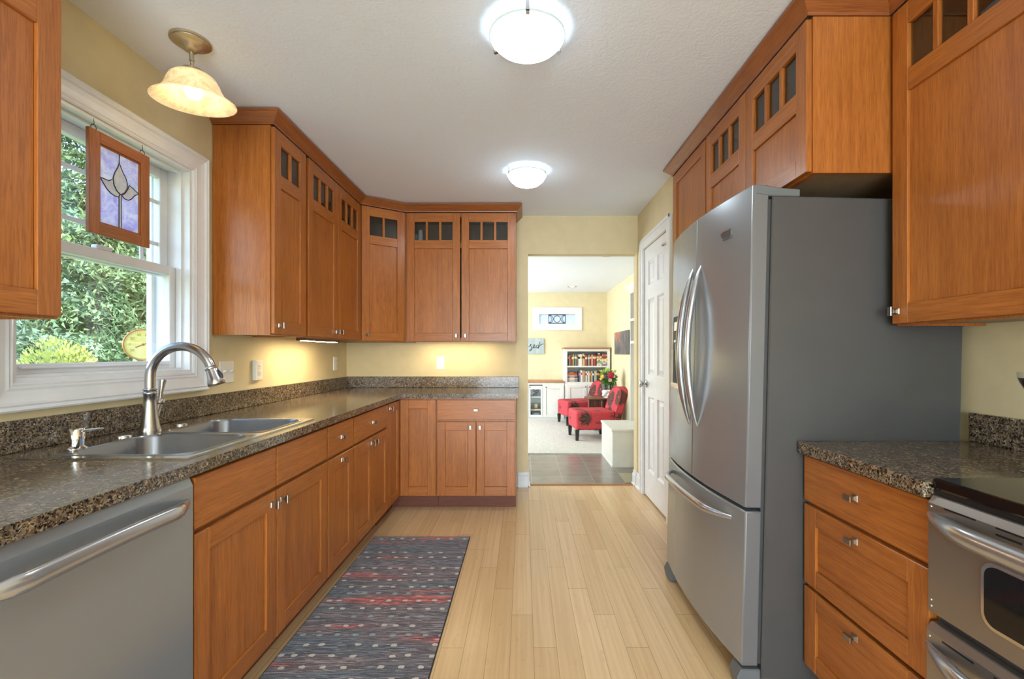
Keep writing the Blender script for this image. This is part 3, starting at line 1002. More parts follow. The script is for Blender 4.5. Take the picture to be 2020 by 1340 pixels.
drawer(c, 0.005, W - 0.005, ZW0, ZW1); door(c, 0.005, W - 0.005, ZD0, ZD1, knob_at=(W / 2, 0.545), kvert=False)
c, W = base_left(2.588, 3.246, 'oak base cabinet with one wide drawer over a pair of doors, left run')
drawer(c, 0.005, W - 0.005, ZW0, ZW1)
door(c, 0.005, W / 2 - 0.003, ZD0, ZD1, knob_at=(W / 2 - 0.035, 0.54)); door(c, W / 2 + 0.003, W - 0.005, ZD0, ZD1, knob_at=(0.032, 0.54))
# corner cabinet with two tall doors meeting at a right angle
c = thing('corner_cabinet', 'oak corner base cabinet with two full-height doors meeting at a right angle', 'cabinet', (-1.625, 4.18, 0))
ox, oy = 1.625, -4.18
m = MB()
m.prism([(-1.625 + ox, 3.248 + oy), (LFX + ox, 3.248 + oy), (LFX + ox, 3.569 + oy), (-0.682 + ox, 3.569 + oy), (-0.682 + ox, 4.18 + oy), (-1.625 + ox, 4.18 + oy)], 'z', 0.11, 0.877)
obj('carcass', m, 'oak_vertical', c)
m = MB()
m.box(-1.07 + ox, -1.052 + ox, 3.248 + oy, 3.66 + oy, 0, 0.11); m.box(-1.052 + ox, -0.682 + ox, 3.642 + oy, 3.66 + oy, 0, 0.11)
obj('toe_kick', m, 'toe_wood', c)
door(c, 3.252, 3.545, ZD0, ZW1, base=(-0.965 + ox, 3.252 + oy, ZD0), rz=R90, knob_at=(0.035, 0.71))
door(c, -0.962, -0.686, ZD0, ZW1, base=(-0.962 + ox, 3.549 + oy, ZD0))
# cabinet on the back wall beside the doorway
c = thing('base_cabinet', 'oak base cabinet with a drawer over two doors, on the back wall beside the doorway', 'cabinet', (-0.68, 3.569, 0), 0, GRP_B)
W = 0.618
base_carcass(c, W, 0.61)
drawer(c, 0.005, W - 0.005, 0.712, ZW1)
door(c, 0.005, 0.307, ZD0, ZD1, knob_at=(0.307 - 0.045, 0.535)); door(c, 0.311, W - 0.005, ZD0, ZD1, knob_at=(0.03, 0.535))
# drawer stack between fridge and range
c = thing('base_cabinet', 'oak three-drawer base cabinet between the refrigerator and the range', 'cabinet', (1.025, 1.637, 0), -R90, GRP_B)
W = 0.514
base_carcass(c, W, 0.59, z1=0.872)
drawer(c, 0.005, W - 0.005, 0.706, 0.866, knob_z=0.085)
drawer(c, 0.005, W - 0.005, 0.413, 0.693, panel=True, knob_z=0.247)
drawer(c, 0.005, W - 0.005, 0.120, 0.400, panel=True, knob_z=0.247)

# wall cabinets
UZ0, UZ1 = 1.326, 2.425
DU0, DU1, LZ0, LZ1, PZ1 = 1.333, 2.420, 2.190, 2.345, 2.118
def wall_cab(label, loc, rz, W, depth=0.30, z0=UZ0):
    c = thing('wall_cabinet', label, 'cabinet', loc, rz, GRP_W)
    wall_carcass(c, W, depth, z0, UZ1)
    return c
def udoor(c, x0, x1, n, knob_at, z0=DU0):
    return door(c, x0, x1, z0, DU1, lights=n, knob_at=knob_at, zl0=LZ0, zl1=LZ1, zp1=PZ1)
# near left
c = wall_cab('oak wall cabinet cut off by the picture edge, near side of the sink window', (-1.326, 0.405, 0), R90, 0.89)
udoor(c, 0.008, 0.443, 3, (0.40, 0.045)); udoor(c, 0.451, 0.882, 3, (0.035, 0.045))
# left run beyond the window
c = wall_cab('narrow oak wall cabinet with two small panes, beside the far edge of the sink window', (-1.326, 2.381, 0), R90, 0.362)
udoor(c, 0.006, 0.350, 2, (0.05, 0.045))
c = wall_cab('two-door oak wall cabinet above the counter on the window wall, next to the corner', (-1.326, 2.752, 0), R90, 0.906)
udoor(c, 0.016, 0.450, 3, (0.411, 0.045)); udoor(c, 0.454, 0.896, 3, (0.035, 0.045))
# diagonal corner
A = Vector((-1.326, 3.662)); B = Vector((-1.004, 3.882))
ang = math.atan2(B.y - A.y, B.x - A.x); L = (B - A).length
c = thing('wall_cabinet', 'diagonal oak corner wall cabinet with two small panes', 'cabinet', (A.x, A.y, 0), ang, GRP_W)
Rm = Matrix.Rotation(-ang, 2)
loc2 = lambda x, y: tuple(Rm @ (Vector((x, y)) - A))
pent = [loc2(-1.326, 3.662), loc2(-1.004, 3.882), loc2(-1.004, 4.18), loc2(-1.62, 4.18), loc2(-1.62, 3.662)]
m = MB()
m.prism(pent, 'z', UZ0 + 0.008, UZ0 + 0.022, 1); m.prism(pent, 'z', UZ1 - 0.014, UZ1, 1)
pin = [loc2(-1.318, 3.69), loc2(-1.03, 3.885), loc2(-1.02, 4.17), loc2(-1.61, 4.17), loc2(-1.61, 3.68)]
m.prism(pin, 'z', 2.15, 2.166, 1)
for p, q in ((pent[1], pent[2]), (pent[2], pent[3]), (pent[3], pent[4]), (pent[4], pent[0])):
    d = Vector(q) - Vector(p); nn = Vector((-d.y, d.x)).normalized() * 0.008
    m.prism([p, q, (q[0] + nn.x, q[1] + nn.y), (p[0] + nn.x, p[1] + nn.y)], 'z', UZ0, UZ1, 1)
m.box(0, 0.03, 0, 0.02, UZ0, UZ1, 0); m.box(L - 0.03, L, 0, 0.02, UZ0, UZ1, 0)
m.box(0.03, L - 0.03, 0, 0.02, UZ0, UZ0 + 0.034, 0); m.box(0.03, L - 0.03, 0, 0.02, UZ1 - 0.034, UZ1, 0); m.box(0.03, L - 0.03, 0.004, 0.02, 2.128, 2.172, 0)
obj('carcass', m, ['oak_vertical', 'cabinet_lining'], c)
udoor(c, 0.018, L - 0.018, 2, (0.045, 0.045))
# back wall
c = wall_cab('two-door oak wall cabinet on the back wall beside the doorway', (-1.002, 3.882, 0), 0, 0.936, 0.298)
udoor(c, 0.012, 0.462, 3, (0.42, 0.045)); udoor(c, 0.474, 0.930, 3, (0.035, 0.045))
# over the fridge, tall pantry unit beyond it, and the near right cabinet
c = wall_cab('short oak wall cabinet over the refrigerator', (1.027, 2.520, 0), -R90, 0.905, 0.585, 1.870)
udoor(c, 0.006, 0.450, 3, (0.41, 0.03), 1.877); udoor(c, 0.456, 0.899, 3, (0.035, 0.03), 1.877)
c = thing('pantry_cabinet', 'tall oak pantry cabinet with plain panel doors, on the far side of the refrigerator', 'cabinet', (1.027, 3.076, 0), -R90)
W = 0.551
m = MB(); t = 0.018
m.box(0, t, 0, 0.585, 0.1, UZ1); m.box(W - t, W, 0, 0.585, 0.1, UZ1); m.box(t, W - t, 0.02, 0.585, 0.1, 0.118); m.box(t, W - t, 0.02, 0.585, UZ1 - t, UZ1)
m.box(t, W - t, 0.57, 0.585, 0.118, UZ1 - t); m.box(t, W - t, 0, 0.02, 0.1, 0.13); m.box(t, W - t, 0, 0.02, UZ1 - 0.03, UZ1); m.box(t, W - t, 0, 0.02, 1.21, 1.26)
obj('carcass', m, 'oak_vertical', c)
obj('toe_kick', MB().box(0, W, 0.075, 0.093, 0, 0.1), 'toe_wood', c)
door(c, 0.004, W - 0.004, 1.245, DU1, knob_at=(W - 0.05, 0.05)); door(c, 0.004, W - 0.004, 0.115, 1.238, knob_at=(W - 0.05, 1.06))
c = wall_cab('large oak wall cabinet on the right edge, near side of the refrigerator', (1.316, 1.604, 0), -R90, 0.565, 0.298)
udoor(c, 0.003, 0.560, 4, (0.020, 0.042))

# crown mouldings
def crown(name, path, label, mats=('oak_crown', 'oak_crown_across')):
    prof = [(0.0, 2.426), (0.004, 2.426), (0.006, 2.434), (0.046, 2.474), (0.050, 2.476), (0.050, 2.488), (0.0, 2.488)]
    P = [Vector(p) for p in path]
    n = len(P); offs = []
    for i in range(n):
        ds = []
        if i > 0: ds.append((P[i] - P[i - 1]).normalized())
        if i < n - 1: ds.append((P[i + 1] - P[i]).normalized())
        ns = [Vector((d.y, -d.x)) for d in ds]
        if len(ns) == 1: offs.append(ns[0])
        else:
            b = (ns[0] + ns[1]).normalized()
            offs.append(b / b.dot(ns[0]))
    m = MB(); k = len(prof)
    for i in range(n - 1):
        v = []
        for j in (i, i + 1):
            for o, z in prof:
                q = P[j] + offs[j] * o
                v.append((q.x, q.y, z))
        f = [(a, k + a, k + (a + 1) % k, (a + 1) % k) for a in range(k)]
        if i == 0: f.append(tuple(range(k))[::-1][::-1])
        if i == n - 2: f.append(tuple(range(k, 2 * k))[::-1])
        d = P[i + 1] - P[i]
        m.add(v, f, 0 if abs(d.x) > abs(d.y) else 1)
    o = obj(name, m, list(mats))
    return tag(o, label, 'crown molding')
crown('crown_molding', [(-1.628, 2.379), (-1.308, 2.379), (-1.308, 3.652), (-1.0, 3.862), (-0.064, 3.862), (-0.064, 4.188)], 'stained oak crown molding running round the corner above the left and back wall cabinets')
crown('crown_molding', [(1.046, 3.078), (1.008, 3.078), (1.008, 1.613), (1.297, 1.613), (1.297, 1.037), (1.618, 1.037)], 'stained oak crown molding above the cabinets on the refrigerator side')
crown('crown_molding', [(-1.308, 0.405), (-1.308, 1.297), (-1.628, 1.297)], 'short stained oak crown molding on the cabinet at the upper left picture edge')

# ------------------------------------------------------------------ countertops with backsplash
CT0, CT1 = 0.879, 0.914
SX0, SX1, SY0, SY1 = -1.53, -0.995, 1.345, 2.165      # sink rim outline
hx0, hx1, hy0, hy1 = SX0 + 0.015, SX1 - 0.015, SY0 + 0.015, SY1 - 0.015
m = MB()
CX = -0.948; CY = 3.533
XW = XL + 0.001
m.box(XW, CX, 0.10, hy0, CT0, CT1)
m.box(XW, hx0, hy0, hy1, CT0, CT1); m.box(hx1, CX, hy0, hy1, CT0, CT1)
m.box(XW, CX, hy1, CY, CT0, CT1)
m.box(XW, -0.043, CY, YB - 0.001, CT0, CT1)
ct = obj('countertop', m, 'granite')
tag(ct, 'brown speckled granite countertop, L-shaped, with the sink set in it', 'countertop')
m = MB()
m.box(XW, XL + 0.02, 0.10, YB - 0.001, CT1, CT1 + 0.102); m.box(XL + 0.02, -0.043, YB - 0.02, YB, CT1, CT1 + 0.102)
obj('backsplash', m, 'granite', ct, 0.003)
m = MB().box(0.985, XR, 1.122, 1.640, CT0 - 0.006, CT1)
ct = obj('countertop', m, 'granite', None, 0.004, 2)
tag(ct, 'short brown speckled granite countertop between the refrigerator and the range', 'countertop')
obj('backsplash', MB().box(XR - 0.02, XR, 1.122, 1.640, CT1, CT1 + 0.102), 'granite', ct, 0.003)

# ------------------------------------------------------------------ refrigerator (leans back slightly)
TILT = math.radians(1.35)
fr = thing('refrigerator', 'stainless french-door refrigerator with dark grey sides and a bottom freezer', 'refrigerator', (0.857, 2.516, 0.0), -R90)
fr.rotation_euler = (-TILT, 0, -R90)
FW = 0.872; FD = 0.70
def grey_sides(m):
    for i, q in enumerate(m.f):
        a_, b_, c_ = (Vector(m.v[k]) for k in q[:3])
        nrm = (b_ - a_).cross(c_ - a_)
        if nrm.length > 0 and abs(nrm.normalized().x) > 0.9: m.mi[i] = 1
    return m
def fy(x): return -0.070 - 0.036 * (1 - ((x - FW / 2) / (FW / 2)) ** 2)
def curved(x0, x1, back=-0.012, out=0.0, k=14):
    fr_ = [(x0 + (x1 - x0) * i / k, fy(x0 + (x1 - x0) * i / k) - out) for i in range(k + 1)]
    return fr_ + [(x1, back), (x0, back)]
obj('case', MB().box(0, FW, 0, FD, 0.05, 1.80), 'fridge_paint', fr, 0.004)
m = MB().box(0.012, FW - 0.012, -0.012, 0.0, 0.10, 1.79); obj('door_gasket', m, 'dark_grey', fr)
for x0, x1 in ((0.002, 0.434), (0.438, FW - 0.002)):
    m = MB(); m.prism(curved(x0, x1), 'z', 0.668, 1.84, 0, True)
    d = obj('door', grey_sides(m), ['steel', 'door_side_grey'], fr, 0.005, 2)
    cx = 0.388 if x0 < 0.2 else 0.484
    path = []; rad = []
    for i in range(25):
        t = i / 24.0
        path.append((cx, fy(cx) + 0.004 - 0.058 * math.sin(PI * t) ** 0.8, 0.895 + 0.725 * t))
        rad.append(0.006 + 0.0155 * min(1.0, 5 * t, 5 * (1 - t)))
    m = MB(); m.tube(path, rad, 12, flat=(1.0, 0.75), up=(0, 1, 0))
    obj('handle', m, 'steel_handle', d)
    if x0 < 0.2:
        m = MB(); m.prism(curved(0.075, 0.30, fy(0.075) + 0.02, 0.006, 6), 'z', 1.245, 1.42, 0, True); obj('control_panel', m, 'dispenser_grey', d, 0.002)
        m = MB(); m.prism(curved(0.075, 0.30, fy(0.075) + 0.02, 0.002, 6), 'z', 1.075, 1.244, 0, True); obj('dispenser_niche', m, 'niche_dark', d)
        m = MB(); m.prism(curved(0.075, 0.30, fy(0.075) + 0.02, 0.012, 6), 'z', 1.050, 1.074, 0, True)
        obj('drip_tray', m, 'steel_rim', d)
        for nm, z, h_ in (('button_row', 1.285, 0.012), ('display', 1.345, 0.045)):
            m = MB(); m.prism(curved(0.11, 0.26, fy(0.11) + 0.02, 0.008, 5), 'z', z, z + h_, 0, True); obj(nm, m, 'steel_rim', d)
    else:
        bx = 0.715
        ty = fy(bx) - 0.002
        slope = -0.036 * -2 * (bx - FW / 2) / (FW / 2) ** 2
        a = math.atan(slope)
        b = [(-0.036, 0.016), (-0.036, -0.012), (-0.024, -0.020), (0.024, -0.020), (0.036, -0.012), (0.036, 0.016)]
        m = MB(); m.prism(b, 'y', 0.004, -0.004)
        o = obj('brand_badge', m, 'hinge_grey', d); o.location = (bx, ty, 1.70); o.rotation_euler = (0, 0, a)
        m = MB(); m.prism([(p[0] * 0.86, p[1] * 0.84) for p in b], 'y', 0.0, -0.005)
        o = obj('brand_badge', m, 'dark_grey', d); o.location = (bx, ty, 1.70); o.rotation_euler = (0, 0, a)
        o = text_mesh('brand_lettering', 'MAYTAG', 0.017, 'chrome', d, (bx, ty - 0.0055, 1.702), (PI / 2, 0, a))
m = MB(); m.prism(curved(0.002, FW - 0.002, k=24), 'z', 0.096, 0.655, 0, True)
d = obj('freezer_drawer', grey_sides(m), ['steel', 'door_side_grey'], fr, 0.005, 2)
path = []; rad = []
for i in range(25):
    t = i / 24.0; x = 0.10 + 0.685 * t
    path.append((x, fy(x) + 0.004 - 0.052 * min(1, math.sin(PI * t) * 2.2) ** 0.7, 0.603)); rad.append(0.009 + 0.008 * min(1.0, 6 * t, 6 * (1 - t)))
m = MB(); m.tube(path, rad, 12, flat=(0.8, 1.0)); obj('handle', m, 'steel_handle', d)
for x0, x1 in ((0.0, 0.10), (FW - 0.10, FW)):
    m = MB(); m.prism([(-0.055, 1.842), (-0.060, 1.806), (-0.012, 1.80), (0.10, 1.80), (0.10, 1.826), (0.02, 1.830)], 'x', x0, x1); obj('hinge_cover', m, 'hinge_grey', fr, 0.003)
for x0, x1 in ((0.004, 0.075), (FW - 0.075, FW - 0.004)):
    m = MB(); m.prism([(-0.075, 0.004), (-0.085, 0.05), (-0.070, 0.082), (0.0, 0.082), (0.0, 0.004)], 'x', x0, x1); f = obj('foot_cover', m, 'hinge_grey', fr, 0.004)
    m = MB(); m.lathe([(0.018, x0 + 0.015), (0.018, x0 + 0.05)], (0, -0.06, 0.02), 14, 'x'); obj('roller', m, 'black_plastic', f)
obj('toe_grille', MB().box(0.08, FW - 0.08, -0.012, 0.0, 0.02, 0.09), 'black_plastic', fr)

# ------------------------------------------------------------------ dishwasher
dw = thing('dishwasher', 'stainless dishwasher with a bowed bar handle, under the counter by the sink', 'dishwasher', (LFX, 0.716, 0), R90)
W = 0.612
obj('tub', MB().box(0.004, W - 0.004, 0.012, 0.60, 0.10, 0.868), 'dark_grey', dw)
m = MB()
m.prism([(0.01, 0.112), (-0.024, 0.112), (-0.024, 0.845), (-0.012, 0.872), (0.01, 0.872)], 'x', 0.003, W - 0.003)
dd_ = obj('door_panel', m, 'steel', dw, 0.002)
path = []; rad = []
for i in range(29):
    t = i / 28.0
    path.append((0.022 + (W - 0.044) * t, -0.020 - 0.050 * min(1, math.sin(PI * t) * 1.9) ** 0.75, 0.806 + 0.006 * math.sin(PI * t))); rad.append(0.006 + 0.011 * min(1, 7 * t, 7 * (1 - t)))
m = MB(); m.tube(path, rad, 14, flat=(0.75, 1.15)); obj('handle', m, 'steel_handle', dd_)
obj('kick_plate', MB().box(0.003, W - 0.003, 0.075, 0.088, 0.0, 0.108), 'black_plastic', dw)

# ------------------------------------------------------------------ double-oven range
rg = thing('range', 'stainless double-oven electric range with a black glass cooktop', 'range', (1.02, 1.117, 0), -R90)
W = 0.76
obj('body', MB().box(0.0, W, 0.0, 0.595, 0.04, 0.895), 'dark_grey', rg)
m = MB(); m.box(-0.001, W + 0.001, -0.018, 0.57, 0.897, 0.925); ckt = obj('cooktop', m, 'black_gloss', rg, 0.006, 2)
for (x, y, r) in ((0.2, 0.15, 0.10), (0.2, 0.42, 0.075), (0.56, 0.15, 0.075), (0.56, 0.42, 0.10)):
    m = MB(); m.lathe([(r, 0.9252), (r - 0.003, 0.9256)], (x, y, 0), 40, cap=(False, False))
    obj('burner_ring', m, 'hinge_grey', ckt)
m = MB(); m.prism([(0.545, 0.925), (0.535, 1.08), (0.565, 1.10), (0.594, 1.10), (0.594, 0.895), (0.57, 0.895), (0.57, 0.925)], 'x', 0, W); bg = obj('backguard', m, 'range_steel', rg, 0.004)
obj('control_strip', MB().box(0.08, W - 0.08, 0.530, 0.5405, 0.96, 1.06), 'black_gloss', bg)
for x in (0.05, 0.13, 0.63, 0.71):
    m = MB(); m.lathe([(0.020, 0.534), (0.018, 0.512), (0.012, 0.508)], (x, 0, 1.01), 18, 'y'); obj('dial_knob', m, 'range_steel', bg)
def rrect(x0, x1, z0, z1, r, k=6):
    out = []
    for cx, cz, a in ((x1 - r, z1 - r, 0), (x0 + r, z1 - r, PI / 2), (x0 + r, z0 + r, PI), (x1 - r, z0 + r, 1.5 * PI)):
        out += [(cx + r * math.cos(a + PI / 2 * i / k), cz + r * math.sin(a + PI / 2 * i / k)) for i in range(k + 1)]
    return out
def oven_door(z0, z1, wz0, wz1, hz, yf):
    m = MB(); m.prism([(0.0, z0), (yf, z0 + 0.004), (yf, z1 - 0.018), (yf + 0.012, z1), (0.0, z1)], 'x', 0.001, W - 0.001)
    d = obj('oven_door', m, 'range_steel', rg, 0.002)
    m = MB(); m.prism(rrect(0.135, W - 0.135, wz0, wz1, 0.03), 'y', yf + 0.002, yf - 0.004); obj('window_trim', m, 'steel_rim', d)
    m = MB(); m.prism(rrect(0.143, W - 0.143, wz0 + 0.008, wz1 - 0.008, 0.024), 'y', yf + 0.001, yf - 0.0055); obj('oven_window', m, 'black_gloss', d)
    for i in range(6):
        x = 0.045 + i * 0.118
        obj('vent_slot', MB().box(x, x + 0.075, yf - 0.0012, yf + 0.004, hz + 0.026, hz + 0.030), 'black_plastic', d)
        if i % 2: obj('vent_slot', MB().box(x, x + 0.05, yf - 0.0012, yf + 0.004, hz + 0.012, hz + 0.016), 'black_plastic', d)
    path = []; rad = []
    for i in range(29):
        t = i / 28.0
        path.append((0.004 + (W - 0.008) * t, yf + 0.002 - 0.052 * min(1, math.sin(PI * t) * 1.8) ** 0.8, hz)); rad.append(0.007 + 0.013 * min(1, 8 * t, 8 * (1 - t)))
    m = MB(); m.tube(path, rad, 14, flat=(0.8, 1.1)); obj('handle', m, 'steel_handle', d)
    for x in (0.012, W - 0.012):
        for z in (z0 + 0.02, z0 + 0.035, hz + 0.022):
            m = MB(); m.ball((x, yf, z), 0.003, 8, 5); obj('screw', m, 'steel_rim', d)
oven_door(0.597, 0.884, 0.645, 0.788, 0.836, -0.030)
oven_door(0.115, 0.575, 0.20, 0.44, 0.522, -0.034)
obj('console_gap', MB().box(0.002, W - 0.002, -0.012, 0.0, 0.885, 0.897), 'black_plastic', rg)
obj('toe_panel', MB().box(0.002, W - 0.002, 0.02, 0.03, 0.0, 0.11), 'black_plastic', rg)

# ------------------------------------------------------------------ sink, faucet, soap pump
sk = thing('sink', 'double-bowl stainless steel drop-in sink', 'sink', (SX0, SY0, CT1))
bx0, bx1 = 0.100, SX1 - SX0 - 0.022
by = ((0.034, 0.385), (0.425, SY1 - SY0 - 0.034))
sw, sl = SX1 - SX0, SY1 - SY0
m = MB()
m.box(0, bx0, 0, sl, 0.0006, 0.006); m.box(bx1, sw, 0, sl, 0.0006, 0.006)
m.box(bx0, bx1, 0, by[0][0], 0.0006, 0.006); m.box(bx0, bx1, by[0][1], by[1][0], 0.0006, 0.006); m.box(bx0, bx1, by[1][1], sl, 0.0006, 0.006)
obj('deck', m, 'steel_rim', sk)
def rloop(x0, x1, y0, y1, r, k=7):
    out = []
    for cx, cy, a in ((x1 - r, y1 - r, 0), (x0 + r, y1 - r, PI / 2), (x0 + r, y0 + r, PI), (x1 - r, y0 + r, 1.5 * PI)):
        out += [(cx + r * math.cos(a + PI / 2 * i / k), cy + r * math.sin(a + PI / 2 * i / k)) for i in range(k + 1)]
    return out
for y0, y1 in by:
    k = 7
    sharp = [p for p in ((bx1, y1), (bx0, y1), (bx0, y0), (bx1, y0)) for _ in range(k + 1)]
    loops = [[(p[0], p[1], 0.006) for p in sharp]]
    for ins, z, r in ((0.0, 0.0085, 0.075), (0.006, 0.0085, 0.07), (0.011, 0.0, 0.066), (0.016, -0.150, 0.06), (0.03, -0.172, 0.05), (0.07, -0.180, 0.03)):
        loops.append([(p[0], p[1], z) for p in rloop(bx0 + ins, bx1 - ins, y0 + ins, y1 - ins, r)])
    n_ = len(loops[0]); v = [p for lo in loops for p in lo]; f = []
    for a in range(len(loops) - 1):
        for i in range(n_):
            j = (i + 1) % n_
            f.append((a * n_ + i, (a + 1) * n_ + i, (a + 1) * n_ + j, a * n_ + j))
    f.append(tuple((len(loops) - 1) * n_ + i for i in range(n_)))
    m = MB(); m.add(v, f, 0, True)
    bo = obj('bowl', m, 'steel_sink', sk)
    m = MB(); m.lathe([(0.04, -0.179), (0.04, -0.176), (0.03, -0.178), (0.02, -0.178)], ((bx0 + bx1) / 2, (y0 + y1) / 2, 0), 24); obj('drain', m, 'steel_rim', bo)
for x, y in ((0.045, 0.345), (0.05, 0.62)):
    m = MB(); m.lathe([(0.024, 0.006), (0.024, 0.010), (0.018, 0.0125)], (x, y, 0), 24); obj('hole_cover', m, 'chrome', sk)

fc = thing('faucet', 'brushed nickel gooseneck pull-down faucet with a side lever', 'faucet', (-1.492, 1.818, CT1 + 0.0062))
m = MB(); m.lathe([(0.036, 0), (0.036, 0.004), (0.032, 0.02), (0.026, 0.06), (0.0225, 0.11), (0.0215, 0.143), (0.0245, 0.147), (0.0245, 0.153), (0.0205, 0.158), (0.0235, 0.162), (0.0235, 0.166), (0.0185, 0.169)], (0, 0, 0), 28)
obj('faucet_body', m, 'brushed_nickel', fc)
path = [(0, 0, 0.160), (0, 0, 0.19)]
RA = 0.125; ZA = 0.212
for i in range(29):
    a = PI - (PI - math.radians(20)) * i / 28
    path.append((RA + RA * math.cos(a), 0, ZA + RA * math.sin(a)))
m = MB(); m.tube(path, 0.0178, 20, up=(0, 1, 0)); sp = obj('spout', m, 'brushed_nickel', fc)
e = Vector(path[-1]); dr = Vector((math.sin(math.radians(20)), 0, -math.cos(math.radians(20))))
m = MB(); m.tube([e + dr * t for t in (0.0, 0.004, 0.010, 0.012, 0.016, 0.05, 0.068, 0.074)], [0.0195, 0.0235, 0.0235, 0.021, 0.0215, 0.026, 0.0315, 0.030], 24, up=(0, 1, 0))
sh = obj('spray_head', m, 'brushed_nickel', fc)
m = MB(); m.tube([e + dr * 0.020 + Vector((0.020, 0, 0.006)), e + dr * 0.04 + Vector((0.0265, 0, 0.008)), e + dr * 0.055 + Vector((0.028, 0, 0.008))], [0.005, 0.007, 0.004], 10); obj('spray_button', m, 'black_plastic', sh)
m = MB(); m.tube([(0, 0.012, 0.03), (0, 0.028, 0.065), (0, 0.042, 0.098)], [0.010, 0.012, 0.0135], 16)
m.ball((0, 0.047, 0.110), 0.019, 18, 12)
m.tube([(0, 0.049, 0.122), (0, 0.051, 0.128)], 0.0135, 16)
vb = obj('valve', m, 'brushed_nickel', fc)
m = MB(); m.tube([(0, 0.050, 0.124), (0.0, 0.054, 0.15), (0.001, 0.060, 0.19), (0.001, 0.062, 0.198), (0.001, 0.0628, 0.202)], [0.008, 0.0085, 0.0125, 0.0135, 0.009], 16); obj('lever', m, 'brushed_nickel', vb)

sp_ = thing('soap_dispenser', 'small chrome pump soap dispenser on the sink deck', 'soap dispenser', (-1.448, 1.475, CT1 + 0.0062))
m = MB(); m.lathe([(0.028, 0), (0.028, 0.003), (0.022, 0.007), (0.0185, 0.010), (0.0185, 0.03), (0.0205, 0.031), (0.0205, 0.062), (0.018, 0.066)], (0, 0, 0), 26); obj('pump_body', m, 'chrome', sp_)
m = MB(); m.tube([(0.01, 0, 0.057), (0.05, 0, 0.062), (0.082, 0, 0.065), (0.086, 0, 0.062)], 0.0042, 12); obj('nozzle', m, 'chrome', sp_)

# ------------------------------------------------------------------ stained glass hanging in the window
sg = thing('stained_glass_panel', 'oak-framed stained glass panel of a white tulip on purple, hanging in the window', 'stained glass', (-1.618, 1.8335, 1.684), R90)
PW_, PH_, PB = 0.275, 0.394, 0.045
m = MB()
x0, x1 = -PW_ / 2, PW_ / 2
m.box(x0, x0 + PB, 0, 0.016, 0, PH_, 0); m.box(x1 - PB, x1, 0, 0.016, 0, PH_, 0)
m.box(x0 + PB, x1 - PB, 0, 0.016, 0, PB, 1); m.box(x0 + PB, x1 - PB, 0, 0.016, PH_ - PB, PH_, 1)
for a in ((x0 + PB, x0 + PB + 0.006, PB, PH_ - PB), (x1 - PB - 0.006, x1 - PB, PB, PH_ - PB), (x0 + PB, x1 - PB, PB, PB + 0.006), (x0 + PB, x1 - PB, PH_ - PB - 0.006, PH_ - PB)):
    m.box(a[0], a[1], 0.004, 0.014, a[2], a[3], 0)
obj('frame', m, ['oak_vertical', 'oak_horizontal'], sg, 0.002)
gx0, gx1, gz0, gz1 = x0 + PB, x1 - PB, PB, PH_ - PB
obj('purple_glass', MB().box(gx0, gx1, 0.008, 0.011, gz0, gz1), 'purple_glass', sg)
def uv(u, v): return (gx0 + u * (gx1 - gx0), gz1 - v * (gz1 - gz0))
petals = [[(.47, .13), (.43, .20), (.36, .28), (.32, .36), (.34, .44), (.41, .51), (.50, .54), (.59, .50), (.66, .43), (.67, .36), (.63, .29), (.56, .24), (.50, .17)],
          [(.02, .42), (.12, .42), (.22, .42), (.32, .375), (.33, .44), (.40, .51), (.49, .545), (.44, .585), (.36, .585), (.26, .57), (.17, .53), (.10, .48)],
          [(.96, .43), (.88, .41), (.80, .385), (.72, .37), (.68, .43), (.61, .50), (.53, .545), (.60, .575), (.70, .575), (.78, .54), (.84, .49), (.90, .46)]]
lead = MB()
for pt in petals:
    poly = [uv(*p) for p in pt]
    m = MB(); m.prism(poly, 'y', 0.0055, 0.0125); obj('petal', m, 'clear_bevel_glass', sg)
    lead.tube([(p[0], 0.0055, p[1]) for p in poly + poly[:2]], 0.0019, 6)
sx0, sx1 = uv(.465, 0)[0], uv(.525, 0)[0]
obj('stem', MB().box(sx0, sx1, 0.0055, 0.0125, gz0, uv(0, .55)[1]), 'clear_bevel_glass', sg)
for a, b in (((.465, .55), (.465, 1)), ((.525, .55), (.525, 1)), ((.47, .13), (.48, 0)), ((.96, .43), (1, .45)), ((.02, .42), (0, .415))):
    p, q = uv(*a), uv(*b); lead.tube([(p[0], 0.006, p[1]), (q[0], 0.006, q[1])], 0.0017, 6)
obj('lead_line', lead, 'lead_came', sg)
for hx in (x0 + 0.025, x1 - 0.03):
    m = MB(); m.tube([(hx + 0.011 * math.cos(t), 0.008, PH_ + 0.006 + 0.011 * math.sin(t)) for t in [2 * PI * i / 20 for i in range(21)]], 0.0014, 6)
    m.tube([(hx, 0.008, PH_ + 0.015), (hx + 0.002, 0.008, PH_ + 0.022), (hx, 0.008, PH_ + 0.040)], 0.0011, 6)
    obj('hanging_ring', m, 'lead_came', sg)

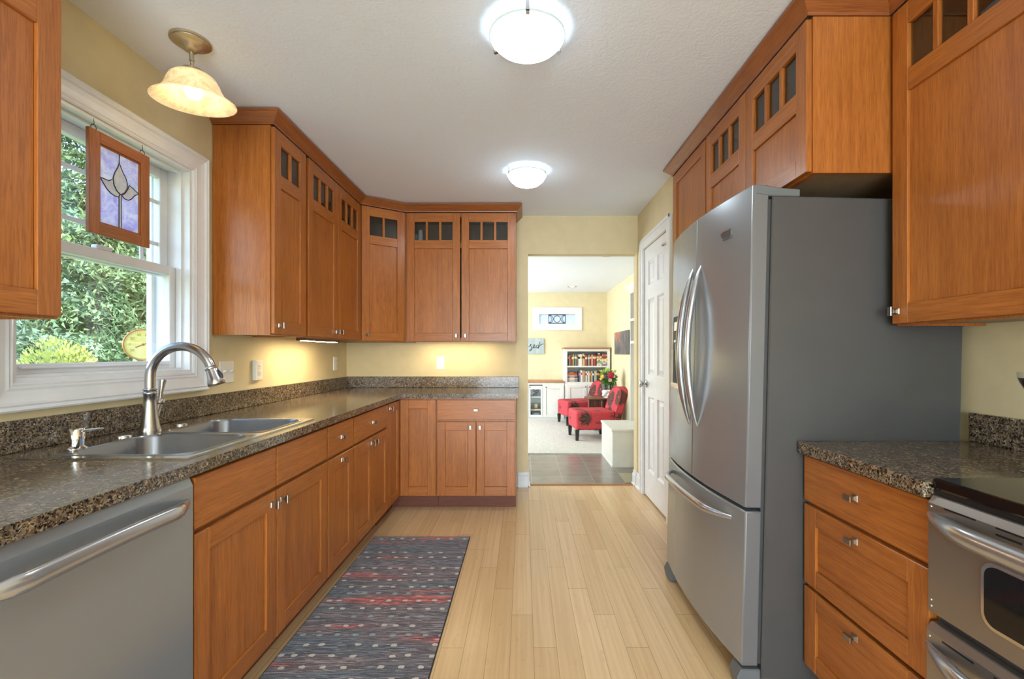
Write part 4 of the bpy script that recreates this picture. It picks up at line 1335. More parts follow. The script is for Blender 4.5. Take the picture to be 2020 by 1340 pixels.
# dial thermometer outside the window
th = thing('dial_thermometer', 'round yellow dial thermometer mounted outside the window', 'thermometer', (-1.90, 2.272, 1.273), math.radians(39.8))
m = MB(); m.lathe([(0.060, 0.014), (0.078, 0.012), (0.079, -0.006), (0.076, -0.009), (0.072, -0.006), (0.070, 0.0)], (0, 0, 0), 40, 'y'); obj('rim', m, 'brass_rim', th)
m = MB(); m.lathe([(0.071, 0.004), (0.071, -0.002)], (0, 0, 0), 40, 'y'); df_ = obj('dial', m, 'dial_face', th)
for i, s in enumerate(('20', '0', '20', '40', '60', '80', '100', '120')):
    a = math.radians(215 - 250 * i / 7)
    text_mesh('numeral', s, 0.017, 'dial_ink', df_, (0.050 * math.cos(a), -0.0026, 0.050 * math.sin(a)), (PI / 2, 0, 0))
m = MB()
for i in range(36):
    a = math.radians(225 - 270 * i / 35); c_, s_ = math.cos(a), math.sin(a)
    m.tube([(0.062 * c_, -0.0024, 0.062 * s_), (0.067 * c_, -0.0024, 0.067 * s_)], 0.0006, 4)
obj('tick_mark', m, 'dial_ink', df_)
a = math.radians(27)
m = MB(); m.tube([(-0.032 * math.cos(a), -0.004, -0.032 * math.sin(a)), (0, -0.004, 0), (0.058 * math.cos(a), -0.004, 0.058 * math.sin(a))], [0.0028, 0.0022, 0.0008], 6); m.ball((0, -0.005, 0), 0.0055, 10, 6); obj('needle', m, 'dial_needle', th)
m = MB(); m.tube([(0.0, 0.008, 0.07), (0.06, 0.012, 0.072), (0.115, -0.012, 0.072)], 0.003, 6); m.tube([(0.0, 0.008, -0.07), (0.06, 0.012, -0.072), (0.115, -0.012, -0.072)], 0.003, 6); obj('bracket', m, 'white_trim', th)

# ------------------------------------------------------------------ lamps
pl = thing('pendant_lamp', 'small brass pendant lamp with a flared alabaster glass shade, above the sink', 'lamp', (-1.346, 1.84, ZC))
m = MB(); m.lathe([(0.012, -0.048), (0.020, -0.045), (0.034, -0.034), (0.040, -0.026), (0.052, -0.020), (0.066, -0.014), (0.0665, -0.010), (0.072, -0.009), (0.072, -0.0005)], (0, 0, 0), 36); obj('canopy', m, 'antique_brass', pl)
m = MB(); m.lathe([(0.007, -0.108), (0.007, -0.082), (0.010, -0.080), (0.010, -0.074), (0.0085, -0.070), (0.0085, -0.045)], (0, 0, 0), 16); obj('stem', m, 'antique_brass', pl).rotation_euler = (math.radians(5), 0, 0)
m = MB(); m.lathe([(0.046, -0.136), (0.046, -0.130), (0.040, -0.122), (0.036, -0.112), (0.022, -0.106), (0.010, -0.103)], (0, 0, 0), 28); obj('socket_cup', m, 'antique_brass', pl).rotation_euler = (math.radians(5), 0, 0)
outer = [(0.044, -0.126), (0.062, -0.131), (0.079, -0.144), (0.090, -0.164), (0.098, -0.186), (0.110, -0.207), (0.128, -0.224), (0.1475, -0.236)]
prof = outer + [(0.1485, -0.239)] + [(r - 0.004, z - 0.002) for r, z in outer[::-1]]
m = MB(); m.lathe(prof, (0, 0, 0), 48, cap=(False, False)); gs_ = obj('glass_shade', m, 'alabaster_shade', pl); gs_.rotation_euler = (math.radians(5), 0, 0)
m = MB(); m.ball((0, 0, -0.200), 0.031, 20, 14); m.lathe([(0.018, -0.18), (0.014, -0.140)], (0, 0, 0), 16); obj('bulb', m, 'warm_bulb', pl).rotation_euler = (math.radians(5), 0, 0)

def bowl_light(x, y, r, angles, label, dome):
    t = thing('ceiling_light', label, 'ceiling light', (x, y, ZC), 0, 'glass bowl ceiling lights')
    k = r / 0.15
    m = MB(); m.lathe([(0.1395 * k, -0.0352), (0.1395 * k, -0.030), (0.12 * k, -0.012), (0.12 * k, -0.0005)], (0, 0, 0), 32); obj('base_pan', m, 'white_trim', t)
    m = MB(); m.lathe([(0.0012, -0.036 - dome), (0.05 * k, -0.036 - 0.95 * dome), (0.095 * k, -0.036 - 0.75 * dome), (0.125 * k, -0.036 - 0.44 * dome), (0.142 * k, -0.036 - 0.12 * dome), (0.1465 * k, -0.036)], (0, 0, 0), 48, cap=(True, False)); obj('glass_bowl', m, 'frosted_bowl', t)
    m = MB(); m.lathe([(0.1467 * k, -0.037), (0.152 * k, -0.036), (0.152 * k, -0.031), (0.146 * k, -0.031)], (0, 0, 0), 48, cap=(False, False)); obj('glass_rim', m, 'bowl_edge_glass', t)
    for a in angles:
        ca, sa = math.cos(math.radians(a)), math.sin(math.radians(a))
        m = MB()
        for rr0, rr1, z0, z1 in ((0.150 * k, 0.157 * k, -0.044, 0.0), (0.138 * k, 0.157 * k, -0.047, -0.040)):
            q = []
            for rr in (rr0, rr1):
                for sgn in (-1, 1): q.append((rr * ca - sgn * 0.007 * sa, rr * sa + sgn * 0.007 * ca))
            m.prism([q[0], q[1], q[3], q[2]], 'z', z0, z1)
        obj('clip', m, 'chrome', t)
bowl_light(0.014, 1.775, 0.147, (270, 30, 150), 'frosted glass bowl ceiling light, the nearer and larger of the two', 0.052)
bowl_light(0.02, -1.3, 0.15, (270, 30, 150), 'unseen frosted glass bowl ceiling light added behind the camera', 0.06)  # extra bowl added out of view to give light from behind
bowl_light(0.023, 3.15, 0.138, (210, 330, 90), 'frosted glass bowl ceiling light near the doorway, the farther of the two', 0.075)

def strip_light(loc, rz, L_, z0, z1, label, nl=3, lens='cabinet_lamp_lens'):
    t = thing('under_cabinet_light', label, 'light', loc, rz, 'light bars under the wall cabinets')
    obj('housing', MB().box(0, L_, 0, 0.06, z0 + 0.0015, z1), 'dark_wood', t)
    for i in range(nl):
        a = L_ * (i + 0.16) / nl; b = L_ * (i + 0.84) / nl
        obj('lens', MB().box(a, b, 0.012, 0.048, z0, z0 + 0.0014), lens, t)
strip_light((-1.385, 2.89, 0), R90, 0.55, 1.309, 1.3335, 'slim light bar with three lit lenses under the wall cabinet nearest the window')
strip_light((-0.90, 3.98, 0), 0, 0.60, 1.3308, 1.3338, 'slim light bar under the back wall cabinet beside the doorway', 3, 'dim_lamp_lens')

# ------------------------------------------------------------------ wall plates
def plate(name, label, loc, rz, kind, w=0.071, t_=0.006, h=0.116):
    p = thing(name, label, 'switch' if kind == 'switch' else 'outlet', loc, rz)
    obj('cover_plate', MB().box(-w / 2, w / 2, -t_, 0, -h / 2, h / 2), 'white_plastic', p, 0.002, 2)
    if kind == 'switch':
        for x in (-w / 4, w / 4):
            m = MB(); m.box(x - 0.005, x + 0.005, -t_ - 0.002, -t_, -0.012, 0.012); m.prism([(-t_, -0.004), (-t_ - 0.016, 0.004), (-t_ - 0.016, 0.011), (-t_, 0.008)], 'x', x - 0.004, x + 0.004)
            obj('toggle', m, 'white_plastic', p, 0.001)
    else:
        for z in (-0.0195, 0.0195):
            r_ = obj('receptacle', MB().box(-0.017, 0.017, -t_ - 0.002, -t_, z - 0.0145, z + 0.0145), 'white_plastic', p, 0.003, 2)
            m = MB()
            m.box(-0.0075, -0.0055, -t_ - 0.0026, -t_ - 0.0018, z - 0.001, z + 0.008); m.box(0.0055, 0.0075, -t_ - 0.0026, -t_ - 0.0018, z - 0.001, z + 0.007)
            m.box(-0.002, 0.002, -t_ - 0.0026, -t_ - 0.0018, z - 0.010, z - 0.006)
            obj('slot', m, 'plate_slot', r_)
plate('light_switch', 'white double toggle switch plate beside the window casing', (XL, 2.494, 1.127), R90, 'switch', 0.118, 0.006, 0.118)
plate('outlet', 'thick white outlet box on the window wall, next to the double switch plate', (XL, 2.772, 1.127), R90, 'outlet', 0.074, 0.022, 0.120)
plate('outlet', 'white outlet on the window wall close to the room corner', (XL, 3.925, 1.140), R90, 'outlet', t_=0.010)
plate('outlet', 'white outlet on the back wall under the two-door wall cabinet', (-0.765, YB, 1.140), 0, 'outlet')

# ------------------------------------------------------------------ runner rug
m = MB().box(0.004, 0.636, 0.004, 1.976, 0.0005, 0.009)
rug = obj('runner_rug', m, 'rug_weave', None, loc=(-0.996, 1.055, 0.0))
tag(rug, 'dark striped runner rug with rows of pale dabs, along the sink cabinets', 'rug')
m = MB()
ring_ = [((0, 0.005), (0, 1.98)), ((0.635, 0.64), (0, 1.98))]
for (a, b), (c_, d_) in ring_: m.box(a, b, c_, d_, 0.0005, 0.008)
m.box(0.005, 0.635, 0, 0.005, 0.0005, 0.008); m.box(0.005, 0.635, 1.975, 1.98, 0.0005, 0.008)
obj('binding', m, 'rug_binding', rug)

# ------------------------------------------------------------------ small things
wg = thing('wine_glass', 'stemmed glass of dark red wine at the back of the counter by the range', 'glass', (1.352, 1.20, CT1))
m = MB(); m.lathe([(0.034, 0.0), (0.034, 0.002), (0.010, 0.006), (0.004, 0.012), (0.0035, 0.18), (0.006, 0.192), (0.024, 0.221), (0.031, 0.236), (0.0355, 0.250), (0.0365, 0.265), (0.0357, 0.265), (0.0347, 0.250), (0.030, 0.237), (0.023, 0.2225), (0.003, 0.196)], (0, 0, 0), 32); obj('bowl', m, 'wine_glass', wg)
m = MB(); m.lathe([(0.003, 0.1965), (0.0225, 0.2228), (0.0296, 0.2373), (0.0340, 0.2500)], (0, 0, 0), 32); obj('wine', m, 'red_wine', wg)

SHF = 2.167
o = thing('bottle', 'white plastic bottle behind glass in the back wall cabinet', 'bottle', (-0.905, 4.0, SHF))
m = MB(); m.lathe([(0.019, 0), (0.021, 0.004), (0.0215, 0.10), (0.0215, 0.11)], (0, 0, 0), 20); obj('bottle_body', m, 'ceramic_white', o)
m = MB(); m.lathe([(0.0185, 0.1105), (0.0185, 0.142), (0.016, 0.144)], (0, 0, 0), 20); obj('cap', m, 'white_plastic', o)
m = MB(); m.lathe([(0.022, 0), (0.028, 0.10), (0.026, 0.10), (0.020, 0.004)], (0, 0, 0), 20)
tag(obj('cup', m, 'ceramic_blue', None, loc=(-0.955, 3.985, SHF)), 'pale blue cup behind glass, beside the white bottle', 'cup')
o = thing('bell', 'small white bell with a dark curled handle behind glass, nearest the doorway', 'bell', (-0.452, 3.97, SHF))
m = MB(); m.lathe([(0.019, 0), (0.013, 0.012), (0.009, 0.03), (0.003, 0.036)], (0, 0, 0), 18); obj('bell_body', m, 'ceramic_white', o)
m = MB(); m.tube([(0, 0, 0.034), (-0.006, 0, 0.06), (-0.022, 0, 0.062), (-0.02, 0, 0.045), (0.01, 0, 0.05), (0.035, 0, 0.03), (0.05, 0, 0.002)], 0.0022, 6); obj('bell_handle', m, 'black_plastic', o)
m = MB(); m.lathe([(0.03, 0.0), (0.05, 0.012), (0.085, 0.030), (0.088, 0.034), (0.083, 0.033), (0.046, 0.016), (0.005, 0.012)], (0, 0, 0), 28)
tag(obj('bowl', m, 'ceramic_white', None, loc=(-1.262, 3.845, SHF)), 'shallow white bowl behind glass in the diagonal corner cabinet', 'bowl')

# ------------------------------------------------------------------ den beyond the doorway
# storage bench and shelf unit
sb = thing('storage_bench', 'white storage bench on the tiles just beyond the doorway', 'bench', (0.945, 4.89, 0))
m = MB().box(0.012, 0.660, 0.012, 0.690, 0.0, 0.385); obj('chest', m, 'white_cabinet', sb, 0.003)
obj('bench_top', MB().box(0, 0.665, 0, 0.695, 0.385, 0.410), 'white_cabinet', sb, 0.004, 2)
obj('base_strip', MB().box(0.004, 0.66, 0.004, 0.69, 0.0, 0.02), 'white_cabinet', sb)
hu = thing('shelf_unit', 'tall white open shelf unit with a crown top, standing over the white bench', 'shelf', (1.302, 4.90, 0.411))
HH = 1.545
obj('side_panel', MB().box(0, 0.305, 0.655, 0.68, 0, HH), 'white_cabinet', hu); obj('side_panel', MB().box(0, 0.305, 0, 0.025, 0, HH), 'white_cabinet', hu)
obj('back_panel', MB().box(0.295, 0.305, 0.025, 0.655, 0, HH), 'white_cabinet', hu)
for z in (0.935, 1.205): obj('shelf', MB().box(0.0, 0.295, 0.025, 0.655, z, z + 0.032), 'white_cabinet', hu)
m = MB(); m.prism([(0.305, HH), (0.0, HH), (-0.012, HH + 0.02), (-0.05, HH + 0.07), (-0.06, HH + 0.09), (0.305, HH + 0.09)], 'y', 0.0, 0.70); obj('crown', m, 'white_cabinet', hu)
m = MB().box(0, 0.64, 0, 0.34, 0.0005, 0.007)
tag(obj('beige_patch', m, 'patch_beige', None, loc=(0.965, 4.30, 0)), 'plain flat beige patch on the tile beside the doorway jamb', 'mat')  # thin beige sheet lying flat on the tile

CF = 8.35
lc_ = thing('low_cabinet', 'low white cabinet with an oak top and one glass door, below the word sign', 'cabinet', (-0.30, CF, 0.012))
W = 1.045; D_ = 0.44; H_ = 0.675
m = MB()
m.box(0, 0.40, 0, D_, 0, H_); m.box(0.645, W, 0, D_, 0, H_)
m.box(0.40, 0.645, D_ - 0.012, D_, 0, H_); m.box(0.40, 0.645, 0, D_, 0, 0.06); m.box(0.40, 0.645, 0, D_, H_ - 0.035, H_)
for z in (0.165, 0.40): m.box(0.40, 0.645, 0.03, D_ - 0.012, z, z + 0.018)
obj('carcass', m, 'white_cabinet', lc_)
obj('oak_top', MB().box(-0.01, W + 0.005, -0.02, D_, H_ + 0.0005, H_ + 0.030), 'shelf_top_oak', lc_, 0.003)
m = MB()
for a in ((0.40, 0.425, 0.04, 0.62), (0.615, 0.645, 0.04, 0.62), (0.425, 0.615, 0.04, 0.09), (0.425, 0.615, 0.555, 0.62)): m.box(a[0], a[1], -0.02, 0, a[2], a[3])
d = obj('door', m, 'white_cabinet', lc_, 0.002); obj('glass_pane', MB().box(0.42, 0.62, -0.012, -0.009, 0.085, 0.56), 'window_glass', d)
m = MB(); m.ball((0.415, -0.030, 0.595), 0.010, 10, 6); obj('knob', m, 'leg_black', d)
for x0, x1, kx in ((0.655, W - 0.01, 0.71), (0.02, 0.39, 0.35)):
    m = MB()
    for a in ((x0, x0 + 0.055, 0.04, 0.62), (x1 - 0.055, x1, 0.04, 0.62), (x0 + 0.055, x1 - 0.055, 0.04, 0.095), (x0 + 0.055, x1 - 0.055, 0.565, 0.62)): m.box(a[0], a[1], -0.02, 0, a[2], a[3])
    m.box(x0 + 0.055, x1 - 0.055, -0.009, -0.001, 0.095, 0.565)
    d = obj('door', m, 'white_cabinet', lc_, 0.002)
    m = MB(); m.ball((kx, -0.030, 0.595), 0.010, 10, 6); obj('knob', m, 'leg_black', d)

bk = thing('bookcase', 'white bookcase with an oak top, two book shelves and cupboard doors', 'bookcase', (0.752, CF, 0.012))
W = 0.835; BH = 1.295
m = MB()
m.box(0, 0.05, 0, D_, 0, BH); m.box(W - 0.05, W, 0, D_, 0, BH); m.box(0.05, W - 0.05, D_ - 0.012, D_, 0.68, BH)
m.box(0.05, W - 0.05, 0, D_ - 0.012, BH - 0.045, BH); m.box(0.05, W - 0.05, 0, D_ - 0.012, 0, 0.688)
obj('carcass', m, 'white_cabinet', bk, 0.002)
obj('shelf', MB().box(0.05, W - 0.05, 0.005, D_ - 0.012, 0.960, 0.985), 'white_cabinet', bk)
obj('oak_top', MB().box(-0.02, W + 0.012, -0.02, D_, BH + 0.0005, BH + 0.025), 'shelf_top_oak', bk, 0.003)
for x0, x1, kx in ((0.045, 0.405, 0.38), (0.425, W - 0.045, 0.45)):
    m = MB()
    for a in ((x0, x0 + 0.055, 0.04, 0.64), (x1 - 0.055, x1, 0.04, 0.64), (x0 + 0.055, x1 - 0.055, 0.04, 0.095), (x0 + 0.055, x1 - 0.055, 0.585, 0.64)): m.box(a[0], a[1], -0.02, 0, a[2], a[3])
    m.box(x0 + 0.055, x1 - 0.055, -0.009, -0.001, 0.095, 0.585)
    d = obj('door', m, 'white_cabinet', bk, 0.002)
    m = MB(); m.ball((kx, -0.030, 0.60), 0.010, 10, 6); obj('knob', m, 'leg_black', d)

BCOL = {'black': (0.02, 0.02, 0.022, 1), 'dark green': (0.03, 0.06, 0.035, 1), 'maroon': (0.22, 0.03, 0.025, 1), 'rust red': (0.42, 0.10, 0.04, 1), 'lime green': (0.30, 0.42, 0.06, 1),
        'navy': (0.03, 0.05, 0.11, 1), 'slate blue': (0.20, 0.26, 0.34, 1), 'white': (0.80, 0.79, 0.74, 1), 'cream': (0.78, 0.62, 0.36, 1), 'orange': (0.60, 0.24, 0.07, 1),
        'pink': (0.75, 0.26, 0.24, 1), 'grey': (0.30, 0.29, 0.27, 1), 'teal': (0.25, 0.42, 0.38, 1), 'red': (0.55, 0.05, 0.06, 1), 'yellow': (0.72, 0.46, 0.06, 1), 'brown': (0.13, 0.075, 0.05, 1), 'tan': (0.52, 0.36, 0.2, 1)}
for k_, v_ in BCOL.items(): plain('book_' + k_.replace(' ', '_'), v_, 0.55)
ORD = ['first', 'second', 'third', 'fourth', 'fifth', 'sixth', 'seventh', 'eighth', 'ninth', 'tenth', 'eleventh', 'twelfth', 'thirteenth', 'fourteenth', 'fifteenth', 'sixteenth', 'seventeenth', 'eighteenth', 'nineteenth', 'twentieth', 'twenty-first', 'twenty-second', 'twenty-third', 'twenty-fourth']
BANDS = ['white', 'yellow', 'black', 'cream', 'red']
def book(x, y, z, w, d, h, col, label, group, flat=False):
    m = MB()
    m.box(0, w, 0.0, d, 0, h, 0)
    m.box(-0.0004, w + 0.0004, -0.0006, 0.0, h * 0.62, h * 0.80, 1) if not flat else m.box(w * 0.2, w * 0.7, -0.0006, 0.0, h * 0.25, h * 0.75, 1)
    band = random.choice([b for b in BANDS if b != col])
    o = obj('book', m, ['book_' + col.replace(' ', '_'), 'book_' + band], None, loc=(x, y, z))
    tag(o, label, 'book', group)
random.seed(11)
Z1 = 0.012 + 0.9856
x = 0.752 + 0.054
seq = ['black', 'dark green', 'grey', 'maroon', 'rust red', 'lime green', 'black', 'slate blue', 'brown', 'grey', 'white', 'white', 'grey', 'cream', 'orange', 'rust red', 'black', 'grey', 'teal', 'maroon', 'pink', 'dark green', 'red', 'black']
wid = [0.018, 0.014, 0.018, 0.024, 0.026, 0.018, 0.016, 0.024, 0.02, 0.018, 0.028, 0.032, 0.014, 0.026, 0.018, 0.034, 0.018, 0.020, 0.016, 0.022, 0.034, 0.018, 0.022, 0.018]
for i, (c_, w_) in enumerate(zip(seq, wid)):
    h_ = random.uniform(0.195, 0.222)
    book(x, CF + 0.012 + random.uniform(0, 0.012), Z1, w_, 0.14, h_, c_, '%s upright book, %s from the outer end on the upper bookcase shelf' % (c_, ORD[i]), 'upright books on the upper shelf')
    x += w_ + 0.0006
xs0 = x + 0.006
wst = (0.752 + 0.835 - 0.056 - xs0) / 2
for ci in range(2):
    z = Z1
    cs = [['white', 'teal', 'lime green', 'white', 'tan', 'cream', 'black', 'black'], ['slate blue', 'grey', 'cream', 'white', 'yellow', 'maroon', 'pink', 'brown']][ci]
    for i, c_ in enumerate(cs):
        h_ = 0.029
        book(xs0 + ci * (wst + 0.002), CF + 0.012, z, wst - random.uniform(0, 0.008), 0.15, h_, c_, '%s flat book, %s from the bottom of the %s stack, upper shelf' % (c_, ORD[i], ('inner', 'outer')[ci]), 'flat books on the upper shelf', True)
        z += h_ + 0.0006
Z0 = 0.012 + 0.6886
x = 0.752 + 0.054
z = Z0
for i, c_ in enumerate(['slate blue', 'grey', 'orange', 'navy', 'slate blue', 'rust red', 'maroon']):
    h_ = [0.028, 0.022, 0.026, 0.022, 0.028, 0.026, 0.022][i]; w_ = [0.185, 0.18, 0.19, 0.18, 0.185, 0.17, 0.16][i]
    book(x, CF + 0.012, z, w_, 0.15, h_, c_, '%s book lying flat, %s from the bottom of the stack on the lower shelf' % (c_, ORD[i]), 'flat books on the lower shelf', True)
    z += h_ + 0.0006
x += 0.195
seq = ['navy', 'slate blue', 'white', 'grey', 'tan', 'grey', 'white', 'grey', 'white', 'black', 'yellow', 'slate blue', 'black', 'cream', 'teal', 'navy', 'maroon', 'black', 'yellow', 'dark green', 'grey', 'black', 'slate blue']
wid = [0.022, 0.024, 0.030, 0.018, 0.022, 0.018, 0.024, 0.022, 0.026, 0.018, 0.020, 0.024, 0.018, 0.022, 0.024, 0.020, 0.026, 0.018, 0.030, 0.020, 0.020, 0.018, 0.016]
for i, (c_, w_) in enumerate(zip(seq, wid)):
    h_ = random.uniform(0.190, 0.218)
    book(x, CF + 0.012 + random.uniform(0, 0.012), Z0, w_, 0.14, h_, c_, '%s upright book, %s after the flat stack on the lower bookcase shelf' % (c_, ORD[i]), 'upright books on the lower shelf')
    x += w_ + 0.0006

# things behind the glass door
gx, gz = -0.30, 0.012
rb = thing('ribbon_bow', 'dark ribbon bow on the top level behind the glass cabinet door', 'bow', (0.225, CF + 0.10, gz + 0.4185))
m = MB()
for s_ in (-1, 1):
    m.tube([(0, 0, 0.10), (s_ * 0.03, 0, 0.125), (s_ * 0.058, 0, 0.115), (s_ * 0.055, 0, 0.09), (s_ * 0.025, 0, 0.088), (0, 0, 0.10)], [0.008, 0.012, 0.012, 0.010, 0.01, 0.008], 8)
    m.tube([(0, 0, 0.10), (s_ * 0.022, 0, 0.05), (s_ * 0.05, 0, 0.002)], [0.007, 0.012, 0.010], 8)
obj('ribbon', m, 'leg_black', rb)
cn = thing('candle', 'cream candle on a small wooden tray behind the glass cabinet door', 'candle', (0.225, CF + 0.10, gz + 0.1835))
m = MB(); m.lathe([(0.07, 0), (0.08, 0.022), (0.07, 0.024)], (0, 0, 0), 24); obj('tray', m, 'shelf_top_oak', cn)
m = MB(); m.lathe([(0.032, 0.0245), (0.032, 0.10), (0.004, 0.102)], (0, 0, 0), 20); obj('wax', m, 'cream_wax', cn)
m = MB(); m.lathe([(0.03, 0), (0.07, 0.03), (0.078, 0.055), (0.072, 0.055), (0.026, 0.006)], (0, 0, 0), 24)
tag(obj('bowl', m, 'ceramic_blue', None, loc=(0.225, CF + 0.12, gz + 0.0605)), 'blue grey bowl on the lowest level behind the glass cabinet door', 'bowl')

# slipper chairs
def slipper_chair(loc, label, rz=0):
    t = thing('slipper_chair', label, 'chair', loc, rz, 'red floral slipper chairs')
    m = MB().box(-0.29, 0.26, -0.265, 0.265, 0.145, 0.405); obj('seat', m, 'floral_fabric', t, 0.035, 4)
    out = [(-0.262, 0.13), (0.262, 0.13)]
    for i in range(13):
        a = PI * i / 12
        out.append((0.262 * math.cos(a) if abs(math.cos(a)) > 0.0 else 0, 0.565 + 0.165 * math.sin(a) ** 0.8))
    out = [out[0], out[1]] + out[2:]
    def shear(m):
        m.v = [(p[0] + (p[2] - 0.13) * 0.30, p[1], p[2]) for p in m.v]; return m
    m = MB(); m.prism(out, 'x', 0.200, 0.305, 0, True); obj('backrest', shear(m), 'floral_fabric', t, 0.02, 3)
    pm = MB()
    for xx in (0.204, 0.301):
        pm.tube([(xx, p[0], p[1]) for p in out[1:] + out[:1]], 0.006, 6)
    obj('piping', shear(pm), 'red_piping', t)
    for x_ in (-0.27, 0.20):
        for y_ in (-0.225, 0.225):
            m = MB(); a_, b_ = 0.028, 0.018
            m.add([(x_ - b_, y_ - b_, 0), (x_ + b_, y_ - b_, 0), (x_ + b_, y_ + b_, 0), (x_ - b_, y_ + b_, 0), (x_ - a_, y_ - a_, 0.148), (x_ + a_, y_ - a_, 0.148), (x_ + a_, y_ + a_, 0.148), (x_ - a_, y_ + a_, 0.148)],
                  [(0, 3, 2, 1), (4, 5, 6, 7), (0, 1, 5, 4), (1, 2, 6, 5), (2, 3, 7, 6), (3, 0, 4, 7)])
            obj('leg', m, 'leg_black', t)
    return t
slipper_chair((0.985, 6.60, 0.012), 'red floral slipper chair with black legs, nearest the white bench', math.radians(7))
slipper_chair((0.945, 7.93, 0.012), 'red floral slipper chair with black legs, in front of the bookcase', math.radians(14))
tb = thing('drum_table', 'round dark wood drum table between the two red chairs', 'table', (1.245, 7.30, 0.012))
m = MB(); m.lathe([(0.262, 0.490), (0.275, 0.497), (0.278, 0.508), (0.272, 0.516), (0.262, 0.518)], (0, 0, 0), 48); obj('tabletop', m, 'walnut_top', tb)
m = MB(); m.lathe([(0.19, 0.03), (0.19, 0.4895)], (0, 0, 0), 10)
for i in range(40):
    a = 2 * PI * i / 40; m.box(0.196 * math.cos(a) - 0.006, 0.196 * math.cos(a) + 0.006, 0.196 * math.sin(a) - 0.006, 0.196 * math.sin(a) + 0.006, 0.03, 0.4895)
obj('slatted_drum', m, 'dark_wood', tb)
for i in range(6):
    a = 2 * PI * (i + 0.4) / 6; m = MB(); m.tube([(0.225 * math.cos(a), 0.225 * math.sin(a), 0.0), (0.225 * math.cos(a), 0.225 * math.sin(a), 0.4895)], 0.016, 10); obj('post', m, 'walnut_top', tb)
TT = 0.012 + 0.518
vs = thing('vase', 'pale glass vase on the drum table', 'vase', (1.325, 7.33, TT + 0.0005))
m = MB(); m.lathe([(0.045, 0), (0.047, 0.01), (0.055, 0.12), (0.068, 0.21), (0.064, 0.21), (0.050, 0.12), (0.04, 0.012), (0.002, 0.010)], (0, 0, 0), 28); obj('vase_body', m, 'vase_glass', vs)
m = MB(); m.lathe([(0.002, 0.0102), (0.040, 0.0125), (0.0495, 0.12), (0.05, 0.13), (0.002, 0.131)], (0, 0, 0), 24); obj('water', m, 'vase_glass', vs)
bq = thing('flower_bouquet', 'mixed bouquet with a red bloom and green leaves in the glass vase', 'flowers', (1.325, 7.33, TT + 0.19))
random.seed(5)
def leaves(mb, n_, c, rad, size, up=0.3):
    for _ in range(n_):
        d = Vector((random.gauss(0, 1), random.gauss(0, 1), random.gauss(up, 1))).normalized()
        p = Vector(c) + Vector((d.x * rad[0], d.y * rad[1], d.z * rad[2])) * random.uniform(0.35, 1.0)
        a = d.cross(Vector((random.random(), random.random(), random.random()))).normalized() * size * random.uniform(0.25, 0.5)
        t_ = d * size * random.uniform(0.7, 1.3)
        mb.add([p, p + t_ * 0.5 + a, p + t_, p + t_ * 0.5 - a], [(0, 1, 2, 3)])
m = MB(); leaves(m, 260, (0.03, 0, 0.10), (0.11, 0.10, 0.09), 0.055); leaves(m, 40, (0.09, 0, 0.05), (0.08, 0.08, 0.05), 0.06)
obj('foliage', m, 'bouquet_green', bq)
m = MB(); leaves(m, 60, (0.02, 0, 0.16), (0.14, 0.08, 0.08), 0.05, 0.8); obj('foliage', m, 'bouquet_lime', bq)
m = MB()
for i in range(9):
    a = 2.4 * i; m.tube([(0.02 * math.cos(a), 0.02 * math.sin(a), -0.175), (0.035 * math.cos(a), 0.035 * math.sin(a), 0.03), (0.09 * math.cos(a), 0.08 * math.sin(a), 0.16)], 0.003, 6)
obj('stalk', m, 'bouquet_green', bq)
def bloom(c, r, mat):
    m = MB(); m.ball(c, r * 0.55, 10, 8)
    for ring_i in range(3):
        for i in range(9):
            a = 2 * PI * (i + 0.4 * ring_i) / 9; q = (0.35 + 0.28 * ring_i) * r
            m.ball((c[0] + q * math.cos(a), c[1] - 0.3 * r + 0.1 * ring_i * r, c[2] + q * math.sin(a)), r * 0.36, 8, 5, sq=(1, 0.5, 1))
    obj('bloom', m, mat, bq)
bloom((0.055, -0.11, 0.16), 0.046, 'petal_red'); bloom((0.045, -0.11, 0.085), 0.026, 'petal_pink'); bloom((-0.07, -0.10, 0.14), 0.026, 'petal_yellow')
bloom((-0.095, -0.08, 0.10), 0.018, 'petal_yellow'); bloom((-0.035, -0.10, 0.14), 0.026, 'petal_purple'); bloom((0.11, -0.08, 0.14), 0.022, 'petal_pink')
m = MB()
for i in range(14):
    a = 2.4 * i; rr = 0.05 * math.sqrt((i + 0.5) / 14)
    m.ball((rr * 1.3 * math.cos(a), rr * math.sin(a) * 0.8, 0.045 + 0.09 * ((i * 7) % 14) / 14.0), 0.034, 10, 7, sq=(1, 0.8, 1))
m.lathe([(0.05, 0), (0.045, 0.02), (0.03, 0.05)], (0, 0, 0), 20)
tag(obj('ceramic_ornament', m, 'ceramic_white', None, loc=(1.315, 7.16, TT + 0.0005)), 'white ruffled ceramic ornament in front of the vase', 'ornament')
cd_ = thing('pillar_candle', 'tall dark red candle standing behind the vase on the drum table', 'candle', (1.435, 7.34, TT + 0.0005))
m = MB(); m.lathe([(0.03, 0), (0.03, 0.008), (0.013, 0.02), (0.013, 0.19), (0.003, 0.193)], (0, 0, 0), 18); obj('wax', m, 'dark_wood', cd_)

